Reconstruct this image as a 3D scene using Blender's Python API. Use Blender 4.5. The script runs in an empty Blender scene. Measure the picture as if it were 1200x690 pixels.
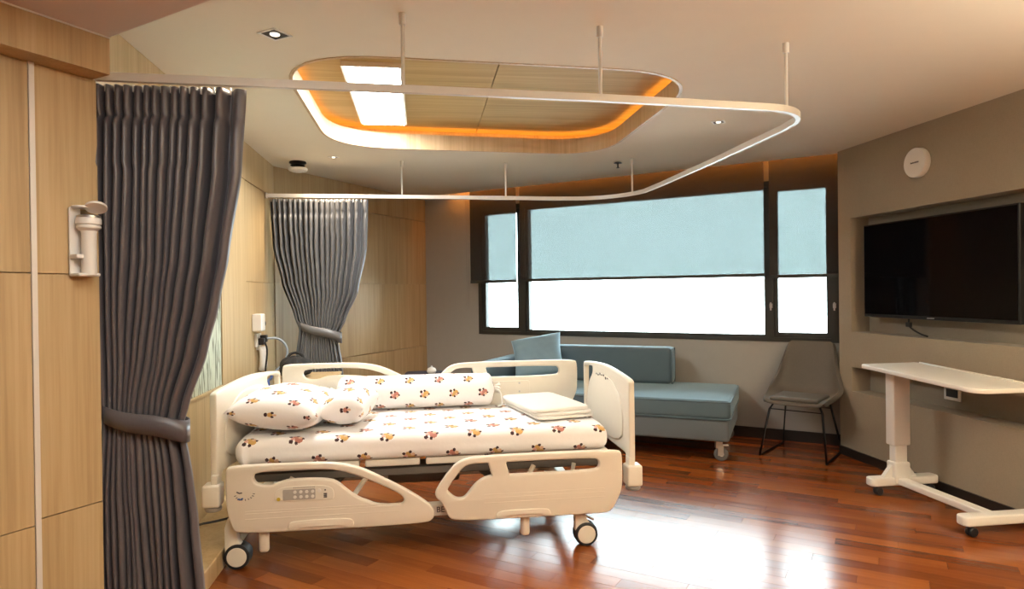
import bpy, bmesh, math, random
from mathutils import Vector, Matrix, noise
PI = math.pi
random.seed(7)
S = bpy.context.scene
COL = S.collection

# ------------------------------------------------------------------ camera
cd = bpy.data.cameras.new('camera'); cam = bpy.data.objects.new('camera', cd); COL.objects.link(cam)
cd.sensor_fit = 'HORIZONTAL'; cd.sensor_width = 36.0; cd.lens = 765.0 / 1200.0 * 36.0; cd.clip_start = 0.02
yaw, pitch, roll = math.radians(7.886), math.radians(-0.293), math.radians(-0.746)
fw = Vector((math.sin(yaw) * math.cos(pitch), math.cos(yaw) * math.cos(pitch), math.sin(pitch)))
r0 = Vector((math.cos(yaw), -math.sin(yaw), 0)); u0 = r0.cross(fw)
rt = math.cos(roll) * r0 + math.sin(roll) * u0; up = -math.sin(roll) * r0 + math.cos(roll) * u0
cam.matrix_world = Matrix(((rt.x, up.x, -fw.x, 0), (rt.y, up.y, -fw.y, 0), (rt.z, up.z, -fw.z, 1.35), (0, 0, 0, 1)))
S.camera = cam

# ------------------------------------------------------------------ world, exposure, window light
SKY = 8.5          # overcast sky outside the window
PANEL = 21.0       # ceiling panel light
COVE = 5.0         # orange strip in the ceiling recess
POCKET = 16.0       # warm strip in the blind pocket
SPOT = 9.0         # downlights
ENTRY_FILL = 4.0        # two added fill panels over the entry, unseen behind the camera
UPLIGHT_FILL = 118.0     # added fill uplighter, unseen behind the camera
w = bpy.data.worlds.new('overcast_sky'); S.world = w; w.use_nodes = True
bg = w.node_tree.nodes['Background']; bg.inputs[0].default_value = (0.80, 0.94, 1.0, 1); bg.inputs[1].default_value = SKY
S.view_settings.view_transform = 'Standard'; S.view_settings.look = 'None'
S.view_settings.exposure = 1.08; S.view_settings.gamma = 1.0; S.view_settings.use_curve_mapping = False

# ------------------------------------------------------------------ room constants
ZC = 2.443                                   # main ceiling
XH, XT = -1.2345, 3.351                      # bed head wall, television wall
FC = Vector((0.055, 7.8, 0))                 # far corner
U = Vector((0.790, -0.613, 0)).normalized()  # along window wall
N = Vector((U.y, -U.x, 0))                   # into the room
A = Vector((0.5707, 0.8211, 0))              # along wardrobe wall
HC = Vector((XH, 5.787, 0))                  # head wall / oak wall corner
YB = -1.6                                    # wall behind the camera
def WP(a, off, z): p = FC + U * a + N * off; return Vector((p.x, p.y, z))

# ------------------------------------------------------------------ helpers
def thing(name, label, cat, loc=(0, 0, 0), rotz=0.0, group=None):
    o = bpy.data.objects.new(name, None); COL.objects.link(o); o.empty_display_size = 0.1
    o.location = loc; o.rotation_euler = (0, 0, rotz)
    o['label'] = label; o['category'] = cat
    if group: o['group'] = group
    o['_m'] = [v for row in (Matrix.Translation(loc) @ Matrix.Rotation(rotz, 4, 'Z')) for v in row]
    return o
def rootmat(o):
    t = Matrix.Identity(4)
    while o is not None:
        if '_m' in o.keys():
            f = list(o['_m']); return Matrix((f[0:4], f[4:8], f[8:12], f[12:16])) @ t
        o = o.parent
    return t
def add(name, me, mat, parent=None, local=True, smooth=False, label=None, kind=None):
    """link a mesh as one object; local=False: vertices are in world coordinates"""
    if parent is not None and not local: me.transform(rootmat(parent).inverted())
    if mat is not None:
        me.materials.clear(); me.materials.append(mat)
    if smooth is True:
        me.polygons.foreach_set('use_smooth', [True] * len(me.polygons))
    elif smooth:
        me.polygons.foreach_set('use_smooth', [True] * len(me.polygons))
        try: me.set_sharp_from_angle(angle=smooth)
        except Exception: pass
    o = bpy.data.objects.new(name, me); COL.objects.link(o)
    if parent is not None: o.parent = parent
    if label: o['label'] = label
    if kind: o['kind'] = kind
    return o
def tag(o, label, cat, group=None):
    o['label'] = label; o['category'] = cat
    if group: o['group'] = group
    return o
def struct(o, label, cat):
    o['kind'] = 'structure'; o['label'] = label; o['category'] = cat
    return o
def tomesh(bm, name='m'):
    bmesh.ops.recalc_face_normals(bm, faces=bm.faces)
    me = bpy.data.meshes.new(name); bm.to_mesh(me); bm.free(); return me
def box(bm, lo, hi, bev=0.0, seg=2, M=None):
    r = bmesh.ops.create_cube(bm, size=1.0)
    vs = r['verts']
    for v in vs:
        v.co = Vector((lo[i] + (v.co[i] + 0.5) * (hi[i] - lo[i]) for i in range(3)))
    if bev > 0:
        es = list({e for v in vs for e in v.link_edges})
        rr = bmesh.ops.bevel(bm, geom=es, offset=bev, segments=seg, affect='EDGES', profile=0.5)
        vs = list({v for f in rr['faces'] for v in f.verts} | {v for v in vs if v.is_valid})
    if M is not None:
        for v in vs: v.co = M @ v.co
    return vs
def mbox(lo, hi, bev=0.0, seg=2, M=None):
    bm = bmesh.new(); box(bm, lo, hi, bev, seg, M); return tomesh(bm)
def cyl(bm, p0, p1, r0, r1=None, seg=16, caps=True):
    p0, p1 = Vector(p0), Vector(p1); r1 = r0 if r1 is None else r1
    d = p1 - p0; L = d.length
    M = Matrix.Translation((p0 + p1) / 2) @ d.to_track_quat('Z', 'Y').to_matrix().to_4x4()
    bmesh.ops.create_cone(bm, cap_ends=caps, segments=seg, radius1=r0, radius2=r1, depth=L, matrix=M)
def mcyl(p0, p1, r0, r1=None, seg=16):
    bm = bmesh.new(); cyl(bm, p0, p1, r0, r1, seg); return tomesh(bm)
def smoothpts(pts, it=2, closed=True):
    for _ in range(it):
        out = []; n = len(pts)
        for i in range(n if closed else n - 1):
            a, b = Vector(pts[i]), Vector(pts[(i + 1) % n])
            out += [a * .75 + b * .25, a * .25 + b * .75]
        if not closed: out = [Vector(pts[0])] + out + [Vector(pts[-1])]
        pts = out
    return pts
def tube(bm, pts, r, seg=8, closed=False, rz=None):
    """round (or flattened, rz = half height) tube along points"""
    pts = [Vector(p) for p in pts]; n = len(pts); rings = []
    prev = None
    for i, p in enumerate(pts):
        if closed: t = pts[(i + 1) % n] - pts[i - 1]
        else: t = pts[min(i + 1, n - 1)] - pts[max(i - 1, 0)]
        t.normalize()
        ref = Vector((0, 0, 1)) if abs(t.z) < 0.9 else (prev if prev is not None else Vector((1, 0, 0)))
        s = t.cross(ref).normalized(); q = s.cross(t).normalized(); prev = q if abs(t.z) >= 0.9 else None
        rings.append([bm.verts.new(p + s * math.cos(a) * r + q * math.sin(a) * (rz or r)) for a in [2 * PI * k / seg for k in range(seg)]])
    m = n if closed else n - 1
    for i in range(m):
        a, b = rings[i], rings[(i + 1) % n]
        for k in range(seg): bm.faces.new((a[k], a[(k + 1) % seg], b[(k + 1) % seg], b[k]))
    if not closed:
        bm.faces.new(rings[0][::-1]); bm.faces.new(rings[-1])
def mtube(pts, r, seg=8, closed=False, rz=None):
    bm = bmesh.new(); tube(bm, pts, r, seg, closed, rz); return tomesh(bm)
def lathe(prof, seg=24, M=None):
    bm = bmesh.new(); rings = []
    for r, z in prof:
        rings.append([bm.verts.new((r * math.cos(2 * PI * k / seg), r * math.sin(2 * PI * k / seg), z)) for k in range(seg)])
    for a, b in zip(rings, rings[1:]):
        for k in range(seg): bm.faces.new((a[k], a[(k + 1) % seg], b[(k + 1) % seg], b[k]))
    bm.faces.new(rings[0][::-1]); bm.faces.new(rings[-1])
    bmesh.ops.remove_doubles(bm, verts=bm.verts, dist=1e-5)
    if M is not None: bmesh.ops.transform(bm, matrix=M, verts=bm.verts)
    return tomesh(bm)
def plate(outlines, half, bev, M=None, res=2):
    """flat plate with rounded edges from closed 2D outlines (first is the border, the others are holes)"""
    cu = bpy.data.curves.new('c', 'CURVE'); cu.dimensions = '2D'; cu.fill_mode = 'BOTH'
    cu.extrude = max(half - bev, 0.0); cu.bevel_depth = bev; cu.bevel_resolution = res
    for k, pts in enumerate(outlines):
        sp = cu.splines.new('POLY'); sp.points.add(len(pts) - 1); sp.use_cyclic_u = True
        for q, p in zip(sp.points, pts): q.co = (p[0], p[1], 0, 1)
    cu.offset = -bev
    o = bpy.data.objects.new('c', cu); COL.objects.link(o)
    dg = bpy.context.evaluated_depsgraph_get(); dg.update()
    me = bpy.data.meshes.new_from_object(o.evaluated_get(dg)); bpy.data.objects.remove(o); bpy.data.curves.remove(cu)
    bm = bmesh.new(); bm.from_mesh(me); bmesh.ops.remove_doubles(bm, verts=bm.verts, dist=1e-5); bpy.data.meshes.remove(me)
    if M is not None: bmesh.ops.transform(bm, matrix=M, verts=bm.verts)
    return tomesh(bm)
def textmesh(txt, size, M, ext=0.0006):
    cu = bpy.data.curves.new('t', 'FONT'); cu.body = txt; cu.size = size; cu.extrude = ext; cu.align_x = 'CENTER'; cu.align_y = 'CENTER'
    o = bpy.data.objects.new('t', cu); COL.objects.link(o)
    dg = bpy.context.evaluated_depsgraph_get(); dg.update()
    me = bpy.data.meshes.new_from_object(o.evaluated_get(dg)); bpy.data.objects.remove(o); bpy.data.curves.remove(cu)
    me.transform(M); return me
def MXZ(y0=0.0):      # plate XY -> world XZ at y0, plate +Z -> -Y
    return Matrix(((1, 0, 0, 0), (0, 0, -1, y0), (0, 1, 0, 0), (0, 0, 0, 1)))
def MYZ(x0=0.0):      # plate XY -> world YZ at x0, plate +Z -> +X
    return Matrix(((0, 0, 1, x0), (1, 0, 0, 0), (0, 1, 0, 0), (0, 0, 0, 1)))
def rrect(x0, y0, x1, y1, r, n=6):
    out = []
    for cx, cy, a0 in ((x1 - r, y1 - r, 0), (x0 + r, y1 - r, 90), (x0 + r, y0 + r, 180), (x1 - r, y0 + r, 270)):
        for k in range(n + 1):
            a = math.radians(a0 + 90 * k / n); out.append((cx + r * math.cos(a), cy + r * math.sin(a)))
    return out
def grid(nu, nv, f, uvf=None, closed_u=False):
    """surface f(i/nu, j/nv); returns mesh with optional UV in metres"""
    vs = []; uvs = []
    for j in range(nv + 1):
        for i in range(nu + 1):
            a, b = i / nu, j / nv
            vs.append(tuple(f(a, b))); uvs.append(uvf(a, b) if uvf else (a, b))
    fs = [(j * (nu + 1) + i, j * (nu + 1) + i + 1, (j + 1) * (nu + 1) + i + 1, (j + 1) * (nu + 1) + i) for j in range(nv) for i in range(nu)]
    me = bpy.data.meshes.new('g'); me.from_pydata(vs, [], fs); me.update()
    ul = me.uv_layers.new(name='UVMap')
    for l in me.loops: ul.data[l.index].uv = uvs[l.vertex_index]
    return me
def copytree(o, parent=None):
    c = o.copy(); COL.objects.link(c)
    if parent is not None: c.parent = parent
    for ch in list(o.children): copytree(ch, c)
    return c

# ------------------------------------------------------------------ materials
MATS = {}
def newmat(name):
    m = bpy.data.materials.new(name); m.use_nodes = True; nt = m.node_tree
    return m, nt, nt.nodes['Principled BSDF']
def pset(b, col=None, rough=None, metal=None, spec=None, sheen=None, coat=None):
    if col is not None: b.inputs['Base Color'].default_value = (*col, 1)
    if rough is not None: b.inputs['Roughness'].default_value = rough
    if metal is not None: b.inputs['Metallic'].default_value = metal
    if spec is not None: b.inputs['Specular IOR Level'].default_value = spec
    if sheen is not None: b.inputs['Sheen Weight'].default_value = sheen
    if coat is not None: b.inputs['Coat Weight'].default_value = coat
def nd(nt, t, **kw):
    n = nt.nodes.new(t)
    for k, v in kw.items(): setattr(n, k, v)
    return n
def mth(nt, op, a, b=None, c=None):
    n = nt.nodes.new('ShaderNodeMath'); n.operation = op
    for i, x in enumerate((a, b, c)):
        if x is None: continue
        if isinstance(x, (int, float)): n.inputs[i].default_value = x
        else: nt.links.new(x, n.inputs[i])
    return n.outputs[0]
def mixc(nt, fac, a, b, blend='MIX'):
    n = nt.nodes.new('ShaderNodeMix'); n.data_type = 'RGBA'; n.blend_type = blend
    for idx, x in ((0, fac), (6, a), (7, b)):
        if isinstance(x, (int, float)): n.inputs[idx].default_value = x
        elif isinstance(x, tuple): n.inputs[idx].default_value = (*x, 1)
        else: nt.links.new(x, n.inputs[idx])
    return n.outputs[2]
def bump(nt, b, h, strength, dist=0.01):
    n = nt.nodes.new('ShaderNodeBump'); n.inputs['Strength'].default_value = strength; n.inputs['Distance'].default_value = dist
    nt.links.new(h, n.inputs['Height']); nt.links.new(n.outputs[0], b.inputs['Normal'])
def noisetex(nt, scale, vec, detail=4, rough=0.55, sc=(1, 1, 1), dist=0.0, loc=None):
    mp = nd(nt, 'ShaderNodeMapping'); mp.inputs['Scale'].default_value = sc; nt.links.new(vec, mp.inputs['Vector'])
    if loc is not None: nt.links.new(loc, mp.inputs['Location'])
    n = nd(nt, 'ShaderNodeTexNoise'); n.inputs['Scale'].default_value = scale; n.inputs['Detail'].default_value = detail
    n.inputs['Roughness'].default_value = rough; n.inputs['Distortion'].default_value = dist
    nt.links.new(mp.outputs[0], n.inputs['Vector']); return n.outputs['Fac']
def plain(name, col, rough=0.5, metal=0.0, spec=0.5, sheen=0.0, var=0.05, scale=60, bmp=0.0, coat=0.0):
    """plain surface with a little procedural unevenness"""
    m, nt, b = newmat(name); pset(b, col, rough, metal, spec, sheen, coat)
    tc = nd(nt, 'ShaderNodeTexCoord')
    f = noisetex(nt, scale, tc.outputs['Object'], 3)
    c = mixc(nt, f, tuple(x * (1 - var) for x in col), tuple(min(1, x * (1 + var)) for x in col))
    nt.links.new(c, b.inputs['Base Color'])
    if bmp: bump(nt, b, f, bmp, 0.004)
    MATS[name] = m; return m
def emit(name, col, strength):
    m = bpy.data.materials.new(name); m.use_nodes = True; nt = m.node_tree
    nt.nodes.remove(nt.nodes['Principled BSDF'])
    e = nd(nt, 'ShaderNodeEmission'); e.inputs[0].default_value = (*col, 1); e.inputs[1].default_value = strength
    nt.links.new(e.outputs[0], nt.nodes['Material Output'].inputs[0]); MATS[name] = m; return m
def wood(name, dark, mid, light, rough=0.45, grain=(16, 16, 0.55), fine=(90, 90, 2.2), objrand=0.0, spec=0.4):
    m, nt, b = newmat(name); pset(b, mid, rough, spec=spec)
    tc = nd(nt, 'ShaderNodeTexCoord'); v = tc.outputs['Object']
    oi = nd(nt, 'ShaderNodeObjectInfo')
    cx = nd(nt, 'ShaderNodeCombineXYZ')
    r10 = mth(nt, 'MULTIPLY', oi.outputs['Random'], 37.0)
    for k in range(3): nt.links.new(r10, cx.inputs[k])
    n1 = noisetex(nt, 1.0, v, 5, 0.6, grain, 0.35, cx.outputs[0])
    n2 = noisetex(nt, 1.0, v, 4, 0.6, fine, 0.0, cx.outputs[0])
    cr = nd(nt, 'ShaderNodeValToRGB'); e = cr.color_ramp.elements
    e[0].position = 0.28; e[0].color = (*dark, 1); e[1].position = 0.72; e[1].color = (*light, 1)
    x = e.new(0.5); x.color = (*mid, 1)
    nt.links.new(mth(nt, 'ADD', mth(nt, 'MULTIPLY', n1, 0.6), mth(nt, 'MULTIPLY', n2, 0.4)), cr.inputs[0])
    c = cr.outputs[0]
    if objrand: c = mixc(nt, 1.0, c, mixc(nt, oi.outputs['Random'], (1 - objrand,) * 3, (1.0,) * 3), 'MULTIPLY')
    nt.links.new(c, b.inputs['Base Color']); bump(nt, b, n2, 0.12, 0.002)
    MATS[name] = m; return m

OAK = wood('oak_veneer', (0.37, 0.255, 0.122), (0.52, 0.378, 0.197), (0.61, 0.468, 0.268), objrand=0.08)
OAKC = wood('oak_ceiling_veneer', (0.38, 0.265, 0.10), (0.52, 0.375, 0.16), (0.64, 0.48, 0.23), grain=(0.5, 16, 16), fine=(2.0, 80, 80), rough=0.65, spec=0.15)
OAKD = wood('oak_lip_veneer', (0.42, 0.29, 0.15), (0.56, 0.41, 0.24), (0.66, 0.50, 0.31))
JOINT = plain('dark_joint', (0.16, 0.10, 0.05), 0.8)
CEIL = plain('ceiling_paint', (0.76, 0.685, 0.535), 0.85, var=0.02, scale=8)
CEIL2 = plain('entry_ceiling_pink_bounce', (0.66, 0.55, 0.45), 0.85, var=0.02, scale=8)  # pink bounce from the red floor is put into this colour
GREYW = plain('grey_wall_paint', (0.40, 0.385, 0.35), 0.8, var=0.04, scale=14)
WALLB = plain('beige_wall_paint', (0.55, 0.47, 0.36), 0.8, var=0.03, scale=10)
BASEB = plain('dark_skirting', (0.022, 0.017, 0.013), 0.4)
FRAME = plain('dark_bronze_frame', (0.045, 0.045, 0.038), 0.42, 0.3)
IVORY = plain('ivory_plastic', (0.79, 0.725, 0.615), 0.38, var=0.02, scale=30)
IVORYL = plain('window_lit_ivory', (0.80, 0.76, 0.66), 0.36, var=0.02, scale=30)  # paler than the rail ivory: window light put into the tone
WHITEP = plain('white_plastic', (0.80, 0.78, 0.73), 0.35, var=0.02)
WHITEM = plain('white_metal', (0.72, 0.70, 0.65), 0.4, 0.1, var=0.02)
TRACKM = plain('track_aluminium', (0.70, 0.68, 0.63), 0.42, 0.15, var=0.02)
RUBBER = plain('black_rubber', (0.02, 0.02, 0.021), 0.55)
BLACKM = plain('black_metal', (0.012, 0.012, 0.012), 0.4, 0.4)
BLACKP = plain('black_plastic', (0.018, 0.018, 0.02), 0.4)
GREYP = plain('grey_plastic', (0.32, 0.31, 0.29), 0.45)
SOFAW = plain('grey_castor_rubber', (0.13, 0.13, 0.13), 0.5)
STEEL = plain('brushed_steel', (0.55, 0.55, 0.55), 0.3, 0.9)
DARKIN = plain('underframe_grey', (0.16, 0.145, 0.125), 0.5, 0.2)
TVBLK = plain('screen_black', (0.003, 0.003, 0.004), 0.05, 0.0, 0.22, var=0.0)
TVBEZ = plain('bezel_black', (0.008, 0.008, 0.009), 0.3)
TOWEL = plain('white_terry', (0.86, 0.84, 0.79), 0.95, sheen=0.3, scale=220, bmp=0.5)
BLUEP = plain('blue_hose', (0.03, 0.08, 0.28), 0.4)
GREYH = plain('grey_hose', (0.33, 0.38, 0.42), 0.4)
YEL = plain('yellow_button', (0.62, 0.47, 0.05), 0.4)
PRINTD = plain('dark_print', (0.05, 0.045, 0.05), 0.6)
PRINTB = plain('blue_print', (0.06, 0.12, 0.30), 0.6)
PANELG = plain('panel_grey', (0.42, 0.40, 0.36), 0.45)
PLUM = plain('plum_fabric', (0.035, 0.022, 0.032), 0.8, scale=200)
BLACKF = plain('black_fabric', (0.012, 0.012, 0.012), 0.85, scale=120, bmp=0.4)
CABLE = plain('cable_black', (0.012, 0.012, 0.012), 0.5)
LEDO = emit('orange_led', (1.0, 0.44, 0.07), COVE)
LEDP = emit('amber_led', (1.0, 0.33, 0.05), POCKET)
PANELE = emit('entry_fill_diffuser', (1.0, 0.96, 0.89), ENTRY_FILL)
PANELL = emit('panel_diffuser', (1.0, 0.98, 0.95), PANEL)
LAMPL = emit('downlight_lens', (1.0, 0.86, 0.66), 2.0)

def fabric(name, col, col2, rough=0.85, scale=420, sheen=0.35, bmp=0.35):
    m, nt, b = newmat(name); pset(b, col, rough, sheen=sheen, spec=0.25); b.inputs['Sheen Roughness'].default_value = 0.4; b.inputs['Sheen Tint'].default_value = (0.6, 0.84, 0.95, 1)
    tc = nd(nt, 'ShaderNodeTexCoord'); v = tc.outputs['Object']
    a = noisetex(nt, scale, v, 2, 0.6, (1, 1, 0.25)); c = noisetex(nt, scale, v, 2, 0.6, (0.25, 0.25, 1))
    f = mth(nt, 'MULTIPLY', mth(nt, 'ADD', a, c), 0.5)
    g = noisetex(nt, 7, v, 3)
    cc = mixc(nt, f, col, col2); cc = mixc(nt, mth(nt, 'MULTIPLY', g, 0.25), cc, tuple(x * 0.8 for x in col))
    nt.links.new(cc, b.inputs['Base Color']); bump(nt, b, f, bmp, 0.002)
    MATS[name] = m; return m
SOFA = fabric('blue_grey_upholstery', (0.078, 0.120, 0.145), (0.118, 0.168, 0.195), sheen=0.6)
SOFAB = fabric('grey_upholstery', (0.105, 0.125, 0.138), (0.15, 0.175, 0.19))
CUSH = fabric('pale_blue_cushion', (0.17, 0.27, 0.33), (0.24, 0.35, 0.41), sheen=0.8)
CHAIRF = fabric('taupe_leatherette', (0.11, 0.097, 0.08), (0.15, 0.133, 0.11), 0.5, 160, 0.1, 0.15)
TVW = fabric('linen_wall_covering', (0.30, 0.25, 0.18), (0.41, 0.345, 0.255), 0.8, 160, 0.1, 0.3)
NICHE = fabric('niche_covering', (0.27, 0.23, 0.175), (0.35, 0.30, 0.235), 0.8, 160, 0.1, 0.3)

def satin(name, col, col2, rough=0.34):
    m, nt, b = newmat(name); pset(b, col, rough, sheen=0.15, spec=0.6)
    tc = nd(nt, 'ShaderNodeTexCoord'); v = tc.outputs['Object']
    f = noisetex(nt, 300, v, 2, 0.6, (1, 1, 0.12)); g = noisetex(nt, 9, v, 3, 0.5, (1, 1, 0.4))
    cc = mixc(nt, f, col, col2); nt.links.new(cc, b.inputs['Base Color'])
    bump(nt, b, mth(nt, 'ADD', mth(nt, 'MULTIPLY', f, 0.2), g), 0.12, 0.01)
    MATS[name] = m; return m
SATIN = satin('mauve_grey_satin', (0.082, 0.075, 0.084), (0.112, 0.103, 0.112))
SATIN_LIT = satin('window_lit_satin', (0.11, 0.113, 0.12), (0.145, 0.148, 0.156))  # lighter, bluer curtain satin: window light put into the colour

def floor_mat():
    m, nt, b = newmat('merbau_parquet'); pset(b, (0.2, 0.06, 0.02), 0.2, spec=0.42)
    tc = nd(nt, 'ShaderNodeTexCoord'); v = tc.outputs['Object']
    oi = nd(nt, 'ShaderNodeObjectInfo'); at = nd(nt, 'ShaderNodeAttribute', attribute_name='piece')
    rnd = mth(nt, 'FRACT', mth(nt, 'ADD', oi.outputs['Random'], at.outputs['Fac']))
    cx = nd(nt, 'ShaderNodeCombineXYZ'); r = mth(nt, 'MULTIPLY', rnd, 53.0)
    for k in range(3): nt.links.new(r, cx.inputs[k])
    n1 = noisetex(nt, 1.0, v, 5, 0.6, (1.6, 22, 1), 0.4, cx.outputs[0]); n2 = noisetex(nt, 1.0, v, 3, 0.6, (6, 130, 1), 0.0, cx.outputs[0])
    cr = nd(nt, 'ShaderNodeValToRGB'); e = cr.color_ramp.elements
    e[0].position = 0.0; e[0].color = (0.105, 0.026, 0.007, 1); e[1].position = 1.0; e[1].color = (0.44, 0.140, 0.030, 1)
    x = e.new(0.45); x.color = (0.265, 0.068, 0.014, 1)
    nt.links.new(mth(nt, 'ADD', mth(nt, 'MULTIPLY', rnd, 0.55), mth(nt, 'MULTIPLY', n1, 0.45)), cr.inputs[0])
    c = mixc(nt, mth(nt, 'MULTIPLY', n2, 0.35), cr.outputs[0], (0.05, 0.014, 0.005))
    nt.links.new(c, b.inputs['Base Color'])
    nt.links.new(mth(nt, 'ADD', 0.12, mth(nt, 'MULTIPLY', n1, 0.16)), b.inputs['Roughness'])
    bump(nt, b, mth(nt, 'ADD', n2, n1), 0.07, 0.003)
    return m
FLOORM = floor_mat()

def glass_mat():
    m = bpy.data.materials.new('window_glass'); m.use_nodes = True; nt = m.node_tree; nt.nodes.remove(nt.nodes['Principled BSDF'])
    t = nd(nt, 'ShaderNodeBsdfTransparent'); t.inputs[0].default_value = (0.97, 0.99, 0.98, 1)
    g = nd(nt, 'ShaderNodeBsdfGlossy'); g.inputs['Roughness'].default_value = 0.01
    f = nd(nt, 'ShaderNodeFresnel'); f.inputs[0].default_value = 1.45
    mx = nd(nt, 'ShaderNodeMixShader'); nt.links.new(f.outputs[0], mx.inputs[0]); nt.links.new(t.outputs[0], mx.inputs[1]); nt.links.new(g.outputs[0], mx.inputs[2])
    nt.links.new(mx.outputs[0], nt.nodes['Material Output'].inputs[0]); return m
GLASS = glass_mat()
def screen_mat():
    """open-weave roller blind: part of the light passes the mesh, the yarn is dark grey"""
    m = bpy.data.materials.new('screen_weave'); m.use_nodes = True; nt = m.node_tree; nt.nodes.remove(nt.nodes['Principled BSDF'])
    tc = nd(nt, 'ShaderNodeTexCoord'); f = noisetex(nt, 140, tc.outputs['Object'], 2, 0.6, (1, 1, 0.3)); g = noisetex(nt, 3, tc.outputs['Object'], 3, 0.5, (3, 3, 0.3))
    t = nd(nt, 'ShaderNodeBsdfTransparent')
    c = mixc(nt, f, (0.186, 0.205, 0.203), (0.196, 0.216, 0.214)); c = mixc(nt, mth(nt, 'MULTIPLY', g, 0.3), c, (0.180, 0.202, 0.202))
    nt.links.new(c, t.inputs[0])
    d = nd(nt, 'ShaderNodeBsdfDiffuse'); d.inputs[0].default_value = (0.055, 0.050, 0.046, 1)
    ad = nd(nt, 'ShaderNodeAddShader'); nt.links.new(t.outputs[0], ad.inputs[0]); nt.links.new(d.outputs[0], ad.inputs[1])
    nt.links.new(ad.outputs[0], nt.nodes['Material Output'].inputs[0]); return m
SCREEN = screen_mat()
def grass_mat():
    m, nt, b = newmat('reed_print'); pset(b, (0.5, 0.55, 0.42), 0.5)
    tc = nd(nt, 'ShaderNodeTexCoord'); v = tc.outputs['Object']
    w1 = noisetex(nt, 1.0, v, 2, 0.5, (1, 52, 5.0), 0.6)
    cr = nd(nt, 'ShaderNodeValToRGB'); e = cr.color_ramp.elements
    e[0].position = 0.40; e[0].color = (0.10, 0.11, 0.06, 1); e[1].position = 0.47; e[1].color = (0.50, 0.54, 0.42, 1)
    nt.links.new(w1, cr.inputs[0]); nt.links.new(cr.outputs[0], b.inputs['Base Color']); return m
REED = grass_mat()
def sheet_mat():
    """white cotton with a staggered print of small patchwork motifs, UV in metres"""
    m, nt, b = newmat('printed_cotton'); pset(b, (0.90, 0.885, 0.88), 0.85, sheen=0.2, spec=0.2)
    uv = nd(nt, 'ShaderNodeUVMap', uv_map='UVMap'); sp = nd(nt, 'ShaderNodeSeparateXYZ'); nt.links.new(uv.outputs[0], sp.inputs[0])
    SX, SY = 0.225, 0.118
    vv = mth(nt, 'DIVIDE', sp.outputs[1], SY); row = mth(nt, 'FLOOR', vv); par = mth(nt, 'FLOORED_MODULO', row, 2.0)
    uu = mth(nt, 'ADD', mth(nt, 'DIVIDE', sp.outputs[0], SX), mth(nt, 'MULTIPLY', par, 0.5))
    lu = mth(nt, 'MULTIPLY', mth(nt, 'SUBTRACT', mth(nt, 'FRACT', uu), 0.5), SX); lv = mth(nt, 'MULTIPLY', mth(nt, 'SUBTRACT', mth(nt, 'FRACT', vv), 0.5), SY)
    q = mth(nt, 'FLOORED_MODULO', mth(nt, 'ADD', mth(nt, 'FLOOR', uu), row), 3.0)
    body = mixc(nt, mth(nt, 'LESS_THAN', q, 1.5), (0.52, 0.22, 0.17), (0.62, 0.38, 0.13))
    col = mixc(nt, 0.0, (0.90, 0.885, 0.88), (0.90, 0.885, 0.88))
    nz = noisetex(nt, 180, uv.outputs[0], 2)
    jit = mth(nt, 'MULTIPLY', mth(nt, 'SUBTRACT', nz, 0.5), 0.012)
    dark = (0.06, 0.03, 0.035)
    for dx, dy, rr, c in ((0.012, -0.002, 0.018, body), (-0.004, 0.016, 0.012, body), (0.018, 0.012, 0.009, (0.74, 0.50, 0.34)), (-0.016, 0.002, 0.009, (0.75, 0.42, 0.36)),
                          (-0.024, 0.018, 0.008, dark), (0.006, 0.027, 0.007, dark), (-0.022, -0.014, 0.009, dark), (0.002, -0.021, 0.007, dark), (0.031, 0.004, 0.006, dark)):
        dx, dy, rr = dx * 1.1, dy * 1.1, rr * 1.1
        a = mth(nt, 'SUBTRACT', lu, dx); bb = mth(nt, 'SUBTRACT', lv, dy)
        d = mth(nt, 'SQRT', mth(nt, 'ADD', mth(nt, 'MULTIPLY', a, a), mth(nt, 'MULTIPLY', bb, bb)))
        col = mixc(nt, mth(nt, 'LESS_THAN', mth(nt, 'ADD', d, jit), rr * 1.05), col, c)
    nt.links.new(col, b.inputs['Base Color'])
    bump(nt, b, noisetex(nt, 14, uv.outputs[0], 3), 0.15, 0.02)
    return m
SHEET = sheet_mat()

# ================================================================== SETTING
def prism(poly, z0, z1):
    bm = bmesh.new()
    lo = [bm.verts.new((p[0], p[1], z0)) for p in poly]; hi = [bm.verts.new((p[0], p[1], z1)) for p in poly]
    n = len(poly)
    bm.faces.new(lo[::-1]); bm.faces.new(hi)
    for i in range(n): bm.faces.new((lo[i], lo[(i + 1) % n], hi[(i + 1) % n], hi[i]))
    return tomesh(bm)
AC = Vector((-1.160, 2.556, 0))             # end of the wardrobe wall
A1 = Vector((-1.084, 2.491, 0))             # end of its soffit
AB = AC - A * ((AC.y - YB) / A.y)           # where the wardrobe wall meets the back wall
WEND = 4.60                                 # end of window wall
pW = WP(WEND, 0, 0)
ROOM = [(XH, 2.60), (XH, HC.y), (FC.x, FC.y), (pW.x, pW.y), (pW.x, 4.70), (XT, 4.70), (XT, YB), (AB.x, YB), (AC.x, AC.y)]

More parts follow.
